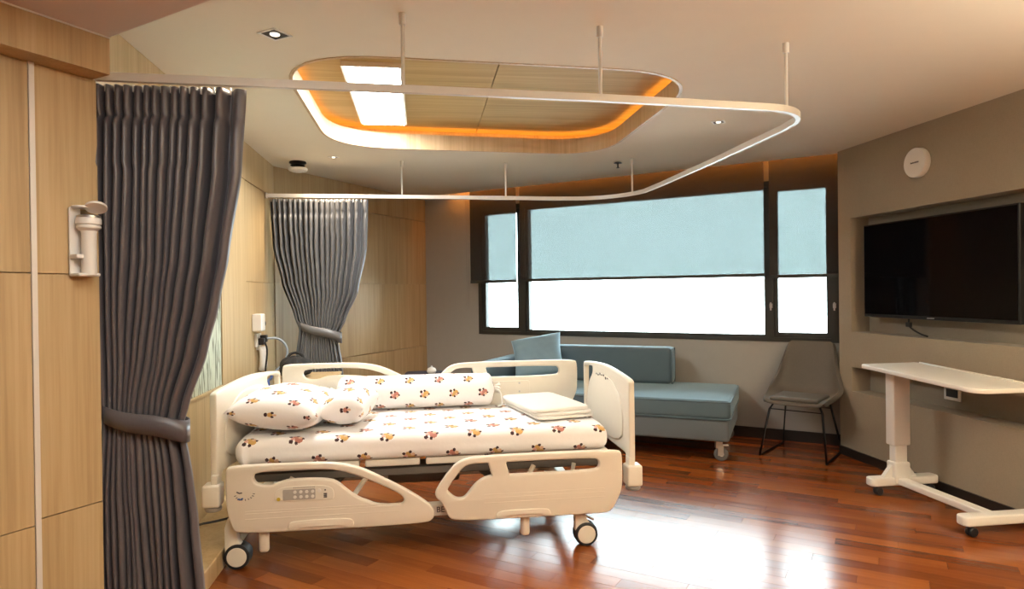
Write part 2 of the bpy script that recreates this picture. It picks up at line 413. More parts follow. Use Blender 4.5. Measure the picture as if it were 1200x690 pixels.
# --- floor: base slab with parquet planks laid along the window wall
fl = add('floor', mbox((AB.x - 0.2, YB - 0.1, -0.06), (XT + 0.42, 8.0, -0.010)), FLOORM)
struct(fl, 'glossy reddish brown parquet floor of narrow planks', 'floor')
PA = math.atan2(U.y, U.x); PL, PW_ = 0.78, 0.092
FM = Matrix.Translation((FC.x, FC.y, 0)) @ Matrix.Rotation(PA, 4, 'Z'); FMI = FM.inverted()
def clip(poly, p, nn):
    out = []
    for i in range(len(poly)):
        a, b = poly[i], poly[(i + 1) % len(poly)]
        da = (a[0] - p[0]) * nn[0] + (a[1] - p[1]) * nn[1]; db = (b[0] - p[0]) * nn[0] + (b[1] - p[1]) * nn[1]
        if da >= 0: out.append(a)
        if (da >= 0) != (db >= 0):
            t = da / (da - db); out.append((a[0] + t * (b[0] - a[0]), a[1] + t * (b[1] - a[1])))
    return out
camxy = Vector((0, 0))
full, part = [], []
for j in range(0, 130):
    y0 = -j * PW_; off = ((j * 0.37) % 1.0) * PL
    for i in range(-6, 10):
        x0 = i * PL - off
        q = [FM @ Vector(p) for p in ((x0, y0, 0), (x0 + PL, y0, 0), (x0 + PL, y0 - PW_, 0), (x0, y0 - PW_, 0))]
        poly = [(p.x, p.y) for p in q]
        cy = sum(p[1] for p in poly) / 4
        planes = [((XT if cy < 4.97 else pW.x, 0), (-1, 0)), ((0, YB), (0, 1)), ((FC.x, FC.y), (N.x, N.y))]
        if cy > 2.6: planes += [((XH, 0), (1, 0)), ((HC.x, HC.y), ((FC - HC).y, -(FC - HC).x))]
        else: planes += [((AC.x, AC.y), (A.y, -A.x))]
        c = poly
        for p, nn in planes:
            c = clip(c, p, nn)
            if len(c) < 3: break
        if len(c) < 3: continue
        if len(c) == 4 and all(abs(c[k][0] - poly[k][0]) + abs(c[k][1] - poly[k][1]) < 1e-6 for k in range(4)):
            full.append((x0, y0))
        else: part.append(c)
plank = mbox((0.0003, -PW_ + 0.0003, -0.010), (PL - 0.0003, -0.0003, 0.0), 0.0005, 1)
plank.materials.append(FLOORM)
def vis(p):      # in front of the lens and inside the picture
    c = FM @ Vector((p[0] + PL / 2, p[1] - PW_ / 2, 0)); v = c - cam.matrix_world.translation
    z = v.dot(fw)
    if z < 1.0: return None
    x = v.dot(rt) / z * 765 + 600; y = 345 - v.dot(up) / z * 765
    return z if (-80 < x < 1280 and 380 < y < 760) else None
fv = sorted([p for p in full if vis(p) is not None], key=vis); near = fv[:300]; ns = set(near)
for k, p in enumerate(near):
    o = bpy.data.objects.new('plank', plank); COL.objects.link(o); o.parent = fl
    c = FM @ Vector((p[0], p[1], 0)); o.location = (c.x, c.y, random.uniform(-0.0002, 0.0)); o.rotation_euler = (0, 0, PA)
bm = bmesh.new(); lay = bm.faces.layers.float.new('piece')
for p in [q for q in full if q not in ns]:
    r = random.random(); f0 = set(bm.faces)
    box(bm, (p[0] + .0003, p[1] - PW_ + .0003, -0.010), (p[0] + PL - .0003, p[1] - .0003, random.uniform(-0.0004, 0)))
    for f in bm.faces:
        if f not in f0: f[lay] = r
for c in part:
    r = random.random(); f0 = set(bm.faces)
    l = [FMI @ Vector((x, y, 0)) for x, y in c]
    try:
        hi = [bm.verts.new((v.x, v.y, -0.0002)) for v in l]; lo = [bm.verts.new((v.x, v.y, -0.010)) for v in l]
        bm.faces.new(hi)
        for i in range(len(l)): bm.faces.new((hi[i], hi[(i + 1) % len(l)], lo[(i + 1) % len(l)], lo[i]))
    except Exception: pass
    for f in bm.faces:
        if f not in f0: f[lay] = r
rest = add('plank_field', tomesh(bm), FLOORM, fl, kind='stuff'); rest.matrix_local = FM

# --- main ceiling with rounded recess hole
def quadround(c, r, n=10):
    out = []
    for i in range(4):
        p = Vector(c[i]); a = (Vector(c[i - 1]) - p).normalized(); b = (Vector(c[(i + 1) % 4]) - p).normalized()
        p0, p1 = p + a * r, p + b * r
        for k in range(n + 1):
            t = k / n; out.append(p0 * (1 - t) ** 2 * 1.0 + p * 2 * t * (1 - t) + p1 * t * t)
    return out
REC = [(-0.645, 3.075), (1.455, 3.165), (1.455, 5.13), (-0.645, 4.985)]
def recoff(d): return [(REC[0][0] - d, REC[0][1] - d), (REC[1][0] + d, REC[1][1] - d), (REC[2][0] + d, REC[2][1] + d), (REC[3][0] - d, REC[3][1] + d)]
hole = quadround(recoff(0), 0.50)
pk0, pk1 = WP(0.36, 0.21, 0), WP(4.75, 0.21, 0)
wend0 = WP(0.36, -0.04, 0)
fcx = FC + Vector((-0.05, 0.06, 0))
lowe = A1 + U * 7.0
outer = [(XH - 0.06, 2.3), (XH - 0.06, HC.y), (fcx.x, fcx.y), (wend0.x, wend0.y), (pk0.x, pk0.y), (pk1.x, pk1.y), (XT + 0.25, pk1.y), (XT + 0.25, -1.0)]
t_ = (XT + 0.25 - A1.x) / U.x
outer = outer[:-1] + [(XT + 0.25, A1.y + U.y * t_), (A1.x, A1.y)]
def slab_hole(out, hole, z0, z1): return plate([out, hole], (z1 - z0) / 2, 0.0, Matrix.Translation((0, 0, (z0 + z1) / 2)))
hole_d = []
for p in hole:
    if not hole_d or (Vector(p) - Vector(hole_d[-1])).length > 1e-4: hole_d.append(p)
ce = add('ceiling', slab_hole(outer, quadround(recoff(0.009), 0.505), ZC, ZC + 0.03), CEIL); struct(ce, 'warm white ceiling with a rounded oak recess', 'ceiling')
# recess: lip, cavity wall, oak top boards, strip light
def band(loop, z0, z1, th):
    bm = bmesh.new(); n = len(loop); c = sum((Vector(p) for p in loop), Vector((0, 0))) / n
    def ring(off, z):
        out = []
        for i in range(n):
            t = (Vector(loop[(i + 1) % n]) - Vector(loop[i - 1])); t = t.normalized() if t.length > 0 else Vector((1, 0))
            nn = Vector((t.y, -t.x)); p = Vector(loop[i]) + nn * off; out.append(bm.verts.new((p.x, p.y, z)))
        return out
    a, b, c2, d = ring(0, z0), ring(0, z1), ring(th, z1), ring(th, z0)
    for p, q in ((a, b), (b, c2), (c2, d), (d, a)):
        for i in range(n): bm.faces.new((p[i], p[(i + 1) % n], q[(i + 1) % n], q[i]))
    return tomesh(bm)
lip = add('recess_lip', band(hole_d, ZC - 0.004, ZC + 0.112, 0.018), OAKD, ce, smooth=0.6)
cav = quadround(recoff(0.13), 0.55)
add('recess_side', band(cav, ZC + 0.03, ZC + 0.22, 0.02), OAKD, ce, smooth=0.6)
ZT = 2.61
xs = [REC[0][0] - 0.16, 0.444, REC[1][0] + 0.16]
for i in range(2):
    add('recess_board', mbox((xs[i] + 0.003, REC[0][1] - 0.16, ZT), (xs[i + 1] - 0.003, REC[2][1] + 0.16, ZT + 0.02)), OAKC, ce)
add('recess_backing', mbox((xs[0], REC[0][1] - 0.16, ZT + 0.02), (xs[2], REC[2][1] + 0.16, ZT + 0.04)), JOINT, ce)
led = quadround(recoff(0.055), 0.52)
led_d = [p for i, p in enumerate(led) if (Vector(p) - Vector(led[i - 1])).length > 1e-4]
add('led_strip', mtube([(p[0], p[1], ZC + 0.055) for p in led_d], 0.012, 6, True), LEDO, ce, label='glowing orange strip light inside the recess')
# pocket above blinds
ptop = []
add('blind_pocket_top', prism([tuple(WP(a, o, 0)[:2]) for a, o in ((0.36, 0.225), (4.75, 0.225), (4.75, -0.1), (0.36, -0.1))], ZC + 0.17, ZC + 0.19), GREYW, ce)
add('blind_pocket_side', prism([tuple(WP(a, o, 0)[:2]) for a, o in ((0.36, 0.225), (4.75, 0.225), (4.75, 0.205), (0.36, 0.205))], ZC + 0.03, ZC + 0.17), CEIL, ce)
add('blind_pocket_end', prism([tuple(WP(a, o, 0)[:2]) for a, o in ((0.34, 0.225), (0.36, 0.225), (0.36, -0.1), (0.34, -0.1))], ZC + 0.0, ZC + 0.17), CEIL, ce)
add('pocket_led_strip', mtube([WP(0.45, 0.185, ZC + 0.10), WP(4.6, 0.185, ZC + 0.10)], 0.01, 6), LEDP, ce, label='amber strip light hidden in the blind pocket')
# lower entry ceiling
lw = [(A1.x, A1.y), (XT + 0.25, A1.y + U.y * t_), (XT + 0.25, YB - 0.1), (AB.x - 0.2, YB - 0.1), tuple((A1 - A * 6)[:2])]
lo_ = [(A1.x, A1.y), (XT + 0.25, A1.y + U.y * t_), (XT + 0.25, YB - 0.1), (AB.x - 0.3, YB - 0.1), (AB.x - 0.3, AB.y)]
cl = add('ceiling_entry', prism(lo_, 2.268, ZC + 0.03), CEIL2); struct(cl, 'lower ceiling over the room entry, coloured with pink floor bounce', 'ceiling')

# --- wardrobe wall (near, oak) : carcass, door leaves, pale strip, soffit
def AP(t, off, z): p = AC - A * t + Vector((A.y, -A.x, 0)) * off; return Vector((p.x, p.y, z))
def aprism(t0, t1, o0, o1, z0, z1): return prism([tuple(AP(t, o, 0)[:2]) for t, o in ((t0, o0), (t1, o0), (t1, o1), (t0, o1))], z0, z1)
LA = (AC - AB).length
wl = add('wall_wardrobe', aprism(0.0, LA, -0.14, -0.02, -0.06, 2.5), OAK); struct(wl, 'oak panelled wardrobe wall beside the near curtain', 'wall')
ts = 0.212                                  # pale strip
zs = [0.0, 0.606, 1.430, 2.135]
for a, b in zip(zs, zs[1:]):
    add('panel', aprism(0.0, ts - 0.006, -0.02, 0.0, a + 0.002, b - 0.002), OAK, wl)
zs2 = [0.0, 0.588, 1.432, 2.135]
for k in range(5):
    t0 = ts + 0.012 + k * 0.95
    for a, b in zip(zs2, zs2[1:]):
        add('panel', aprism(t0, min(t0 + 0.947, LA), -0.02, 0.0, a + 0.002, b - 0.002), OAK, wl)
add('edge_strip', aprism(ts - 0.006, ts + 0.011, -0.02, 0.006, 0.0, 2.135), WHITEM, wl, label='pale metal edge strip between door panels')
sofc = [tuple(p[:2]) for p in (A1, A1 - A * 5.0, A1 - A * 5.0 - Vector((A.y, -A.x, 0)) * 0.22, A1 - Vector((A.y, -A.x, 0)) * 0.22)]
add('soffit', prism(sofc, 2.135, 2.268), OAK, wl)
add('soffit_trim', prism([tuple(p[:2]) for p in (A1 + Vector((A.y, -A.x, 0)) * 0.004, A1 - A * 5 + Vector((A.y, -A.x, 0)) * 0.004, A1 - A * 5, A1)], 2.262, 2.2675), WHITEM, wl)

# --- bed head wall
hw = add('wall_bedhead', mbox((XH - 0.12, 2.45, -0.06), (XH - 0.022, HC.y + 0.05, ZC + 0.02)), OAK); struct(hw, 'oak panelled wall behind the bed head', 'wall')
ys = [2.60, 4.28, 4.86, HC.y]
def hp(name, y0, y1, z0, z1, mat, d0=0.022, d1=0.0): return add(name, mbox((XH - d0, y0 + 0.002, z0 + 0.002), (XH - d1, y1 - 0.002, z1 - 0.002)), mat, hw)
hp('panel', 2.60, 4.28, 2.17, ZC, OAK); hp('panel', 4.28, HC.y, 2.17, ZC, OAK)
hp('panel', 2.60, 4.28, 0.0, 0.775, OAK); hp('panel', 4.28, 4.86, 0.0, 2.17, OAK); hp('panel', 4.86, HC.y + 0.02, 0.0, 1.443, OAK, 0.022, 0.008); hp('panel', 4.86, HC.y + 0.02, 1.443, 2.17, OAK, 0.022, 0.008)
hp('print_panel', 2.60, 4.28, 0.79, 2.17, REED, 0.022, 0.006)['label'] = 'pale green panel printed with fine reeds'
add('ledge', mbox((XH - 0.022, 2.602, 0.775), (XH + 0.006, 4.278, 0.790)), OAK, hw)
pn = add('trim_plinth', mbox((XH, 2.62, 0.0), (-0.985, 4.62, 0.10), 0.004, 1), OAK); struct(pn, 'low oak plinth along the bed head wall', 'trim')

# --- far oak wall
wd = (FC - HC).normalized(); wn = Vector((wd.y, -wd.x, 0)); LW = (FC - HC).length
def WW(t, off): p = HC + wd * t + wn * off; return (p.x, p.y)
wo = add('wall_oak', prism([WW(-0.1, -0.14), WW(LW + 0.1, -0.14), WW(LW + 0.1, -0.02), WW(-0.1, -0.02)], -0.06, ZC + 0.02), OAK); struct(wo, 'far oak panelled wall behind the rear curtain', 'wall')
for a, b in zip((0.0, 0.723, 1.443, 2.18), (0.723, 1.443, 2.18, ZC)):
    add('panel', prism([WW(0.0, -0.02), WW(LW, -0.02), WW(LW, 0), WW(0, 0)], a + 0.003, b - 0.003), OAK, wo)

# --- window wall
OU0, OU1, OZ0, OZ1 = 0.743, 4.378, 0.874, 2.30
def wbox(a0, a1, o0, o1, z0, z1): return prism([tuple(WP(a, o, 0)[:2]) for a, o in ((a0, o0), (a1, o0), (a1, o1), (a0, o1))], z0, z1)
ww = add('wall_window', wbox(-0.15, WEND + 0.2, -0.15, 0.0, -0.06, OZ0), GREYW); struct(ww, 'grey painted window wall', 'wall')
add('wall_pier', wbox(-0.15, OU0, -0.15, 0.0, OZ0, ZC + 0.17), GREYW, ww); add('wall_pier', wbox(OU1, WEND + 0.2, -0.15, 0.0, OZ0, ZC + 0.17), GREYW, ww)
add('wall_lintel', wbox(OU0, OU1, -0.15, 0.0, OZ1, ZC + 0.17), GREYW, ww)
wr = add('wall_return', prism([(pW.x - 0.0, pW.y + 0.1), (pW.x + 0.12, pW.y + 0.1), (pW.x + 0.12, 4.5), (pW.x, 4.5)], -0.06, ZC + 0.15), GREYW); struct(wr, 'short grey wall between window and television wall', 'wall')
bw = add('baseboard_window', wbox(0.0, WEND, 0.0, 0.012, 0, 0.095), BASEB); struct(bw, 'dark skirting along the window wall', 'baseboard')
# window: outer frame, mullions, sashes, panes
wi = add('window_1', wbox(OU0, OU1, -0.10, 0.012, OZ0, OZ0 + 0.035), FRAME); struct(wi, 'wide dark framed window of three lights', 'window')
def wpart(name, *a, mat=FRAME): return add(name, wbox(*a), mat, wi)
wpart('frame', OU0, OU1, -0.10, 0.012, OZ1 - 0.05, OZ1); wpart('frame', OU0, OU0 + 0.045, -0.10, 0.012, OZ0 + 0.035, OZ1 - 0.05); wpart('frame', OU1 - 0.06, OU1, -0.10, 0.012, OZ0 + 0.035, OZ1 - 0.05)
wpart('mullion', 1.285, 1.345, -0.10, 0.014, OZ0 + 0.035, OZ1 - 0.05); wpart('mullion', 3.815, 3.86, -0.10, 0.014, OZ0 + 0.035, OZ1 - 0.05)
for a0, a1, f in ((OU0 + 0.045, 1.285, 0.044), (1.345, 3.815, 0.036), (3.86, OU1 - 0.06, 0.035)):
    zb, zt = OZ0 + 0.035, OZ1 - 0.05; fb = 0.044 if f != 0.036 else 0.022
    s = wpart('sash', a0, a1, -0.075, -0.005, zb, zb + fb)
    for q in ((a0, a1, zt - fb, zt), (a0, a0 + f, zb + fb, zt - fb), (a1 - f, a1, zb + fb, zt - fb)):
        add('sash_bar', wbox(q[0], q[1], -0.075, -0.005, q[2], q[3]), FRAME, s)
    add('pane', wbox(a0 + f - 0.01, a1 - f + 0.01, -0.045, -0.039, zb + fb - 0.01, zt - fb + 0.01), GLASS, s)
for a in (3.838, 4.345):
    h = wpart('latch', a - 0.012, a + 0.012, 0.014, 0.028, 1.17, 1.21, mat=STEEL); add('latch_lever', wbox(a - 0.006, a + 0.006, 0.028, 0.045, 1.15, 1.22), STEEL, h)

# --- television wall (built out, with two niches)
ND = 0.16
tv = add('wall_television', mbox((XT + ND, YB, -0.06), (XT + 0.40, 4.878, ZC + 0.02)), TVW); struct(tv, 'taupe linen covered wall carrying the television', 'wall')
NY0, NY1 = 1.6, 4.727
for lo, hi in (((XT, NY1, 0), (XT + ND, 4.878, ZC)), ((XT, YB, 0), (XT + ND, NY0, ZC)), ((XT, NY0, 0.085), (XT + ND, NY1, 0.527)), ((XT, NY0, 0.718), (XT + ND, NY1, 0.995)), ((XT, NY0, 1.890), (XT + ND, NY1, ZC)), ((XT, NY0, 0), (XT + ND, NY1, 0.085))):
    add('cladding', mbox(lo, hi), TVW, tv)
add('niche_back', mbox((XT + ND - 0.004, NY0, 0.995), (XT + ND, NY1, 1.89)), NICHE, tv); add('niche_back', mbox((XT + ND - 0.004, NY0, 0.527), (XT + ND, NY1, 0.718)), NICHE, tv)
bt = add('baseboard_television', mbox((XT - 0.012, YB, 0), (XT, 4.878, 0.068)), BASEB); struct(bt, 'dark skirting along the television wall', 'baseboard')
bk = add('wall_back', mbox((AB.x - 0.3, YB - 0.12, -0.06), (XT + 0.4, YB, ZC + 0.02)), WALLB); struct(bk, 'beige wall at the entry side of the room', 'wall')

# ================================================================== LAMPS
def spot(name, loc, parent, power, size=2.3, col=(1.0, 0.80, 0.58), blend=0.7):
    l = bpy.data.lights.new(name, 'SPOT'); l.energy = power; l.spot_size = size; l.spot_blend = blend; l.color = col; l.shadow_soft_size = 0.045
    o = bpy.data.objects.new(name, l); COL.objects.link(o); o.location = loc; o.parent = parent; return o
pl = thing('panel_light', 'bright white rectangular light panel on the oak ceiling recess', 'light', (-0.255, 4.255, ZT - 0.028))
add('frame', tomesh((lambda b: (box(b, (-0.165, -0.62, 0), (0.165, 0.62, 0.028)), b)[1])(bmesh.new())), WHITEM, pl)
add('diffuser', mbox((-0.148, -0.602, -0.004), (0.148, 0.602, 0.0)), PANELL, pl)
def downlight(x, y, z, label, power, rot=0.0, sq=0.05, group=None):
    d = thing('downlight', label, 'light', (x, y, z), rot, group)
    bm = bmesh.new()
    for lo, hi in (((-sq, -sq, -0.004), (sq, -sq + 0.008, 0.0)), ((-sq, sq - 0.008, -0.004), (sq, sq, 0.0)), ((-sq, -sq, -0.004), (-sq + 0.008, sq, 0.0)), ((sq - 0.008, -sq, -0.004), (sq, sq, 0.0))): box(bm, lo, hi)
    add('trim_ring', tomesh(bm), WHITEP, d)
    add('baffle', mbox((-sq + 0.008, -sq + 0.008, -0.0015), (sq - 0.008, sq - 0.008, 0.0)), BLACKP, d)
    add('lens', lathe([(0.001, -0.001), (sq * 0.42, -0.001), (sq * 0.38, -0.004), (sq * 0.2, -0.006), (0.001, -0.0065)], 16), LAMPL, d)
    spot('downlight_lamp', (0, 0, -0.03), d, power)
    return d
DLR = math.radians(-35)
downlight(-0.596, 2.858, ZC, 'square recessed downlight near the entry ceiling step', SPOT * 1.0, DLR)
downlight(1.947, 4.065, ZC, 'square recessed downlight between recess and window wall', SPOT * 0.35, DLR, 0.04)
downlight(-0.683, 5.381, ZC, 'square recessed downlight above the rear curtain', SPOT * 2.5, DLR, 0.035)
for x, y, lab in ((-0.33, 1.36, 'added white fill light panel in the entry ceiling near the wardrobe wall'), (0.78, 0.50, 'added white fill light panel in the entry ceiling near the television wall')):  # added fill panels out of view, brightening the room from the entry
    q = thing('panel_light', lab, 'light', (x, y, 2.268 - 0.012), PA)
    add('frame', mbox((-0.62, -0.32, 0.0), (0.62, 0.32, 0.012)), WHITEM, q)
    add('diffuser', mbox((-0.60, -0.30, -0.004), (0.60, 0.30, 0.0)), PANELE, q)
tf = thing('fill_uplighter', 'added unseen torchiere brightening the ceiling by the television wall', 'lamp', (2.75, 0.55, 0))  # added out of view to brighten the ceiling
add('base', lathe([(0.001, 0.0), (0.14, 0.0), (0.14, 0.015), (0.02, 0.03), (0.001, 0.03)], 28), BLACKM, tf, smooth=0.6)
add('pole', mcyl((0, 0, 0.02), (0, 0, 1.74), 0.012, seg=12), BLACKM, tf, smooth=0.6)
add('bowl', lathe([(0.012, 1.72), (0.06, 1.735), (0.13, 1.78), (0.16, 1.83), (0.157, 1.83), (0.125, 1.785), (0.055, 1.745), (0.012, 1.74)], 28), BLACKM, tf, smooth=0.6)
l = bpy.data.lights.new('uplight_fill', 'AREA'); l.shape = 'DISK'; l.size = 0.24; l.energy = UPLIGHT_FILL; l.color = (1.0, 0.89, 0.74)
o = bpy.data.objects.new('uplight_fill', l); COL.objects.link(o); o.parent = tf; o.location = (0, 0, 1.80); o.rotation_euler = (PI, 0, 0)

# ================================================================== CURTAIN TRACK
tr = thing('curtain_track', 'white ceiling-hung curtain track curving around the bed', 'curtain track', (-1.12, 2.56, 2.135))
TRZ = 2.147
path = [(-1.16, 2.552), (-0.6, 2.575), (-0.06, 2.597), (0.748, 2.638), (1.36, 2.690), (1.50, 2.702)]
corner = []
for k in range(1, 8):
    a = math.radians(-90 + 90 * k / 8); corner.append((1.52 + 0.27 * math.cos(a), 2.975 + 0.27 * math.sin(a)))
path += corner + [(1.80, 3.05), (1.815, 3.8), (1.812, 4.75)]
for k in range(1, 8):
    a = math.radians(0 + 90 * k / 8); path.append((1.26 + 0.55 * math.cos(a), 4.98 + 0.57 * math.sin(a)))
path += [(1.15, 5.555), (0.72, 5.535), (-0.15, 5.51), (XH + 0.001, 5.49)]
def tape(path, w, h, z):
    bm = bmesh.new(); n = len(path); rings = []
    for i in range(n):
        t = (Vector(path[min(i + 1, n - 1)]) - Vector(path[max(i - 1, 0)])).normalized(); nn = Vector((-t.y, t.x)) * w / 2; p = Vector(path[i])
        rings.append([bm.verts.new((p.x + s * nn.x, p.y + s * nn.y, z + q * h / 2)) for s, q in ((-1, -1), (1, -1), (1, 1), (-1, 1))])
    for a, b in zip(rings, rings[1:]):
        for k in range(4): bm.faces.new((a[k], a[(k + 1) % 4], b[(k + 1) % 4], b[k]))
    bm.faces.new(rings[0][::-1]); bm.faces.new(rings[-1])
    return tomesh(bm)
add('rail', tape(path, 0.022, 0.030, TRZ), TRACKM, tr, local=False, smooth=0.5)
for x, y in ((-0.06, 2.597), (0.748, 2.638), (1.628, 2.727), (-0.15, 5.51), (0.724, 5.535), (1.75, 5.25)):
    h = add('hanger_rod', mcyl((x, y, TRZ + 0.01), (x, y, ZC), 0.0075, seg=10), TRACKM, tr, local=False, smooth=0.6)
    add('hanger_cap', mcyl((x, y, ZC - 0.045), (x, y, ZC), 0.0135, seg=12), TRACKM, h, local=False, smooth=0.6)
add('end_bracket', mbox((XH, 5.47, 2.125), (XH + 0.012, 5.51, 2.17), 0.002, 1), TRACKM, tr, local=False)

# ================================================================== CURTAINS
def interp(tab, z):
    if z >= tab[0][0]: return tab[0][1]
    for (za, va), (zb, vb) in zip(tab, tab[1:]):
        if z >= zb:
            t = (z - zb) / (za - zb); t = t * t * (3 - 2 * t) * 0.4 + t * 0.6; return vb + (va - vb) * t
    return tab[-1][1]
def curtain(name, label, left, right, y0, ztop, zbot, npl, mat, amp, seed, tie, wide, gl):
    rnd = random.Random(seed)
    root = thing(name, label, 'curtain', ((left[-1][1] + right[-1][1]) / 2, y0, zbot))
    ph = [rnd.uniform(-0.5, 0.5) for _ in range(npl + 2)]; am = [rnd.uniform(0.75, 1.2) for _ in range(npl + 2)]
    def fold(s, z):
        q = s * npl; i = int(q); f = q - i
        a = am[i] * (1 - f) + am[min(i + 1, npl + 1)] * f; p = ph[i] * (1 - f) + ph[min(i + 1, npl + 1)] * f
        v = math.sin(2 * PI * q + p * (0.7 + 0.25 * (ztop - z)))
        return a * (abs(v) ** 0.8) * (1 if v > 0 else -1)
    def f(a, b):
        z = ztop + (zbot - ztop) * b
        xl, xr = interp(left, z), interp(right, z)
        s = a; wpos = s if s < 0.86 else s
        g = (wpos * (1 - wide) + wide * (wpos ** 9))
        x = xl + (xr - xl) * g
        k = amp * (0.75 + 0.5 * min(1, abs(z - tie) / 0.5)) if z < ztop - 0.12 else amp * (0.85 if z > ztop - 0.10 else 0.5)
        edge = min(1, (1 - s) * 12) * 0.7 + 0.3
        y = y0 + k * fold(s, z) * edge + 0.012 * noise.noise(Vector((s * 3, z * 2.0, seed)))
        x += 0.006 * math.cos(2 * PI * s * npl) * (1 - abs(2 * s - 1) ** 4)
        if z < ztop - 0.3: x += 0.010 * noise.noise(Vector((s * 5 + seed, z * 2.3, 1.7))) * (1 - abs(2 * s - 1) ** 6)
        return (x, y, z)
    me = grid(npl * 12, 90, f)
    o = add('drape', me, mat, root, local=False, smooth=True)
    sm = o.modifiers.new('thick', 'SOLIDIFY'); sm.thickness = 0.0025; sm.offset = 0
    # tieback band: a sloped flattened loop hugging the gathered cloth
    xl, xr = interp(left, tie), interp(right, tie); cx = (xl + xr) / 2; xl += 0.022; cx = (xl + xr) / 2; rx = (xr - xl) / 2 + 0.012; ry = amp * 1.12 + 0.012
    rings = []; bm = bmesh.new(); nn = 40
    for k in range(nn):
        a = 2 * PI * k / nn; c, s = math.cos(a), math.sin(a)
        px = cx + rx * (abs(c) ** 0.7) * (1 if c > 0 else -1); py = y0 + ry * (abs(s) ** 0.7) * (1 if s > 0 else -1); zz = tie - gl * c
        hh = 0.036 + 0.006 * c
        rings.append((bm.verts.new((px, py, zz - hh)), bm.verts.new((px, py, zz + hh))))
    for k in range(nn):
        p, q = rings[k], rings[(k + 1) % nn]; bm.faces.new((p[0], q[0], q[1], p[1]))
    t = add('tieback', tomesh(bm), mat, root, local=False, smooth=True)
    sm = t.modifiers.new('thick', 'SOLIDIFY'); sm.thickness = 0.004; sm.offset = 1
    for k in range(npl):
        s = (k + 0.25) / npl; x, y, z = f(s, 0.0)
        add('hook', mbox((x - 0.003, y0 - 0.004, ztop - 0.02), (x + 0.003, y0 + 0.004, ztop + 0.006)), WHITEP, root, local=False)
    return root
curtain('curtain', 'mauve grey satin curtain tied back beside the wardrobe wall',
        [(2.13, -1.188), (1.3, -1.188), (0.95, -1.18), (0.88, -1.175), (0.6, -1.188), (0.03, -1.19)],
        [(2.13, -0.650), (1.82, -0.671), (1.50, -0.722), (1.336, -0.756), (1.143, -0.804), (0.93, -0.875), (0.87, -0.892), (0.66, -0.863), (0.50, -0.847), (0.24, -0.827), (0.03, -0.80)],
        2.602, 2.128, 0.12, 14, SATIN, 0.033, 3, 0.88, 0.16, 0.040)
curtain('curtain', 'satin curtain in a window-lit grey tone tied back against the far oak wall',
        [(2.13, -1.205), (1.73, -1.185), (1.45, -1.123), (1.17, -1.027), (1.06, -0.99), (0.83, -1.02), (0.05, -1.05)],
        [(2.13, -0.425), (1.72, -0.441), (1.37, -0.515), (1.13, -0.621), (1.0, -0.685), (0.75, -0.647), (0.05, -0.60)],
        5.50, 2.118, 0.03, 17, SATIN_LIT, 0.042, 9, 1.04, 0.10, 0.055)

# ================================================================== ROLLER BLINDS
def blind(a0, a1, off, zb, label, cord=None):
    b = thing('roller_blind', label, 'blind', tuple(WP((a0 + a1) / 2, off, zb)), PA)
    add('fabric', wbox(a0, a1, off - 0.0012, off + 0.0012, zb, ZC + 0.10), SCREEN, b, local=False)
    add('bottom_bar', wbox(a0, a1, off - 0.006, off + 0.006, zb - 0.030, zb), FRAME, b, local=False)
    add('roller', mcyl(WP(a0 + 0.01, off, ZC + 0.12), WP(a1 - 0.01, off, ZC + 0.12), 0.022, seg=16), WHITEP, b, local=False, smooth=0.6)
    for a in (a0 + 0.004, a1 - 0.004): add('bracket', wbox(a - 0.003, a + 0.003, off - 0.03, off + 0.03, ZC + 0.09, ZC + 0.168), WHITEP, b, local=False)
    if cord:
        ca, z0 = cord
        pts = [WP(ca - 0.012, off, ZC + 0.1), WP(ca - 0.012, off, z0 + 0.02), WP(ca - 0.006, off, z0), WP(ca + 0.006, off, z0), WP(ca + 0.012, off, z0 + 0.02), WP(ca + 0.012, off, ZC + 0.1)]
        add('chain', mtube(pts, 0.003, 6), GREYP, b, local=False)
    return b
blind(0.700, 1.290, 0.10, 1.472, 'narrow dark screen blind by the oak wall corner', (0.66, 1.16))
blind(1.335, 3.800, 0.10, 1.478, 'widest dark screen blind over the middle window light', None)
blind(3.842, 4.42, 0.10, 1.462, 'narrow dark screen blind beside the television wall', None)

# ================================================================== HOSPITAL BED
BX, BY = 0.05, 3.80
bed = thing('hospital_bed', 'ivory electric hospital bed on castors with lowered near rails', 'bed', (BX, BY, 0))
HR = [(-0.932, 0.522), (-0.72, 0.523), (-0.501, 0.521), (-0.403, 0.511), (-0.313, 0.486), (-0.214, 0.435), (-0.102, 0.373), (-0.024, 0.322), (0.030, 0.280), (0.052, 0.242), (0.042, 0.206), (0.000, 0.190), (-0.408, 0.188), (-0.890, 0.192), (-0.922, 0.216), (-0.950, 0.325), (-0.950, 0.500)]
HH = [(-0.826, 0.462), (-0.802, 0.490), (-0.485, 0.489), (-0.368, 0.466), (-0.202, 0.390), (-0.117, 0.343), (-0.096, 0.31), (-0.118, 0.288), (-0.237, 0.297), (-0.278, 0.318), (-0.320, 0.334), (-0.378, 0.378), (-0.419, 0.418), (-0.469, 0.440), (-0.649, 0.446), (-0.698, 0.434), (-0.73, 0.420), (-0.803, 0.424)]
FRO = [(0.269, 0.514), (0.181, 0.498), (0.133, 0.455), (0.085, 0.393), (0.052, 0.340), (0.060, 0.314), (0.083, 0.291), (0.100, 0.259), (0.115, 0.219), (0.145, 0.192), (0.367, 0.187), (0.606, 0.186), (0.768, 0.187), (0.930, 0.186), (0.973, 0.198), (1.018, 0.283), (1.030, 0.334), (1.030, 0.490), (1.012, 0.512), (0.736, 0.515)]
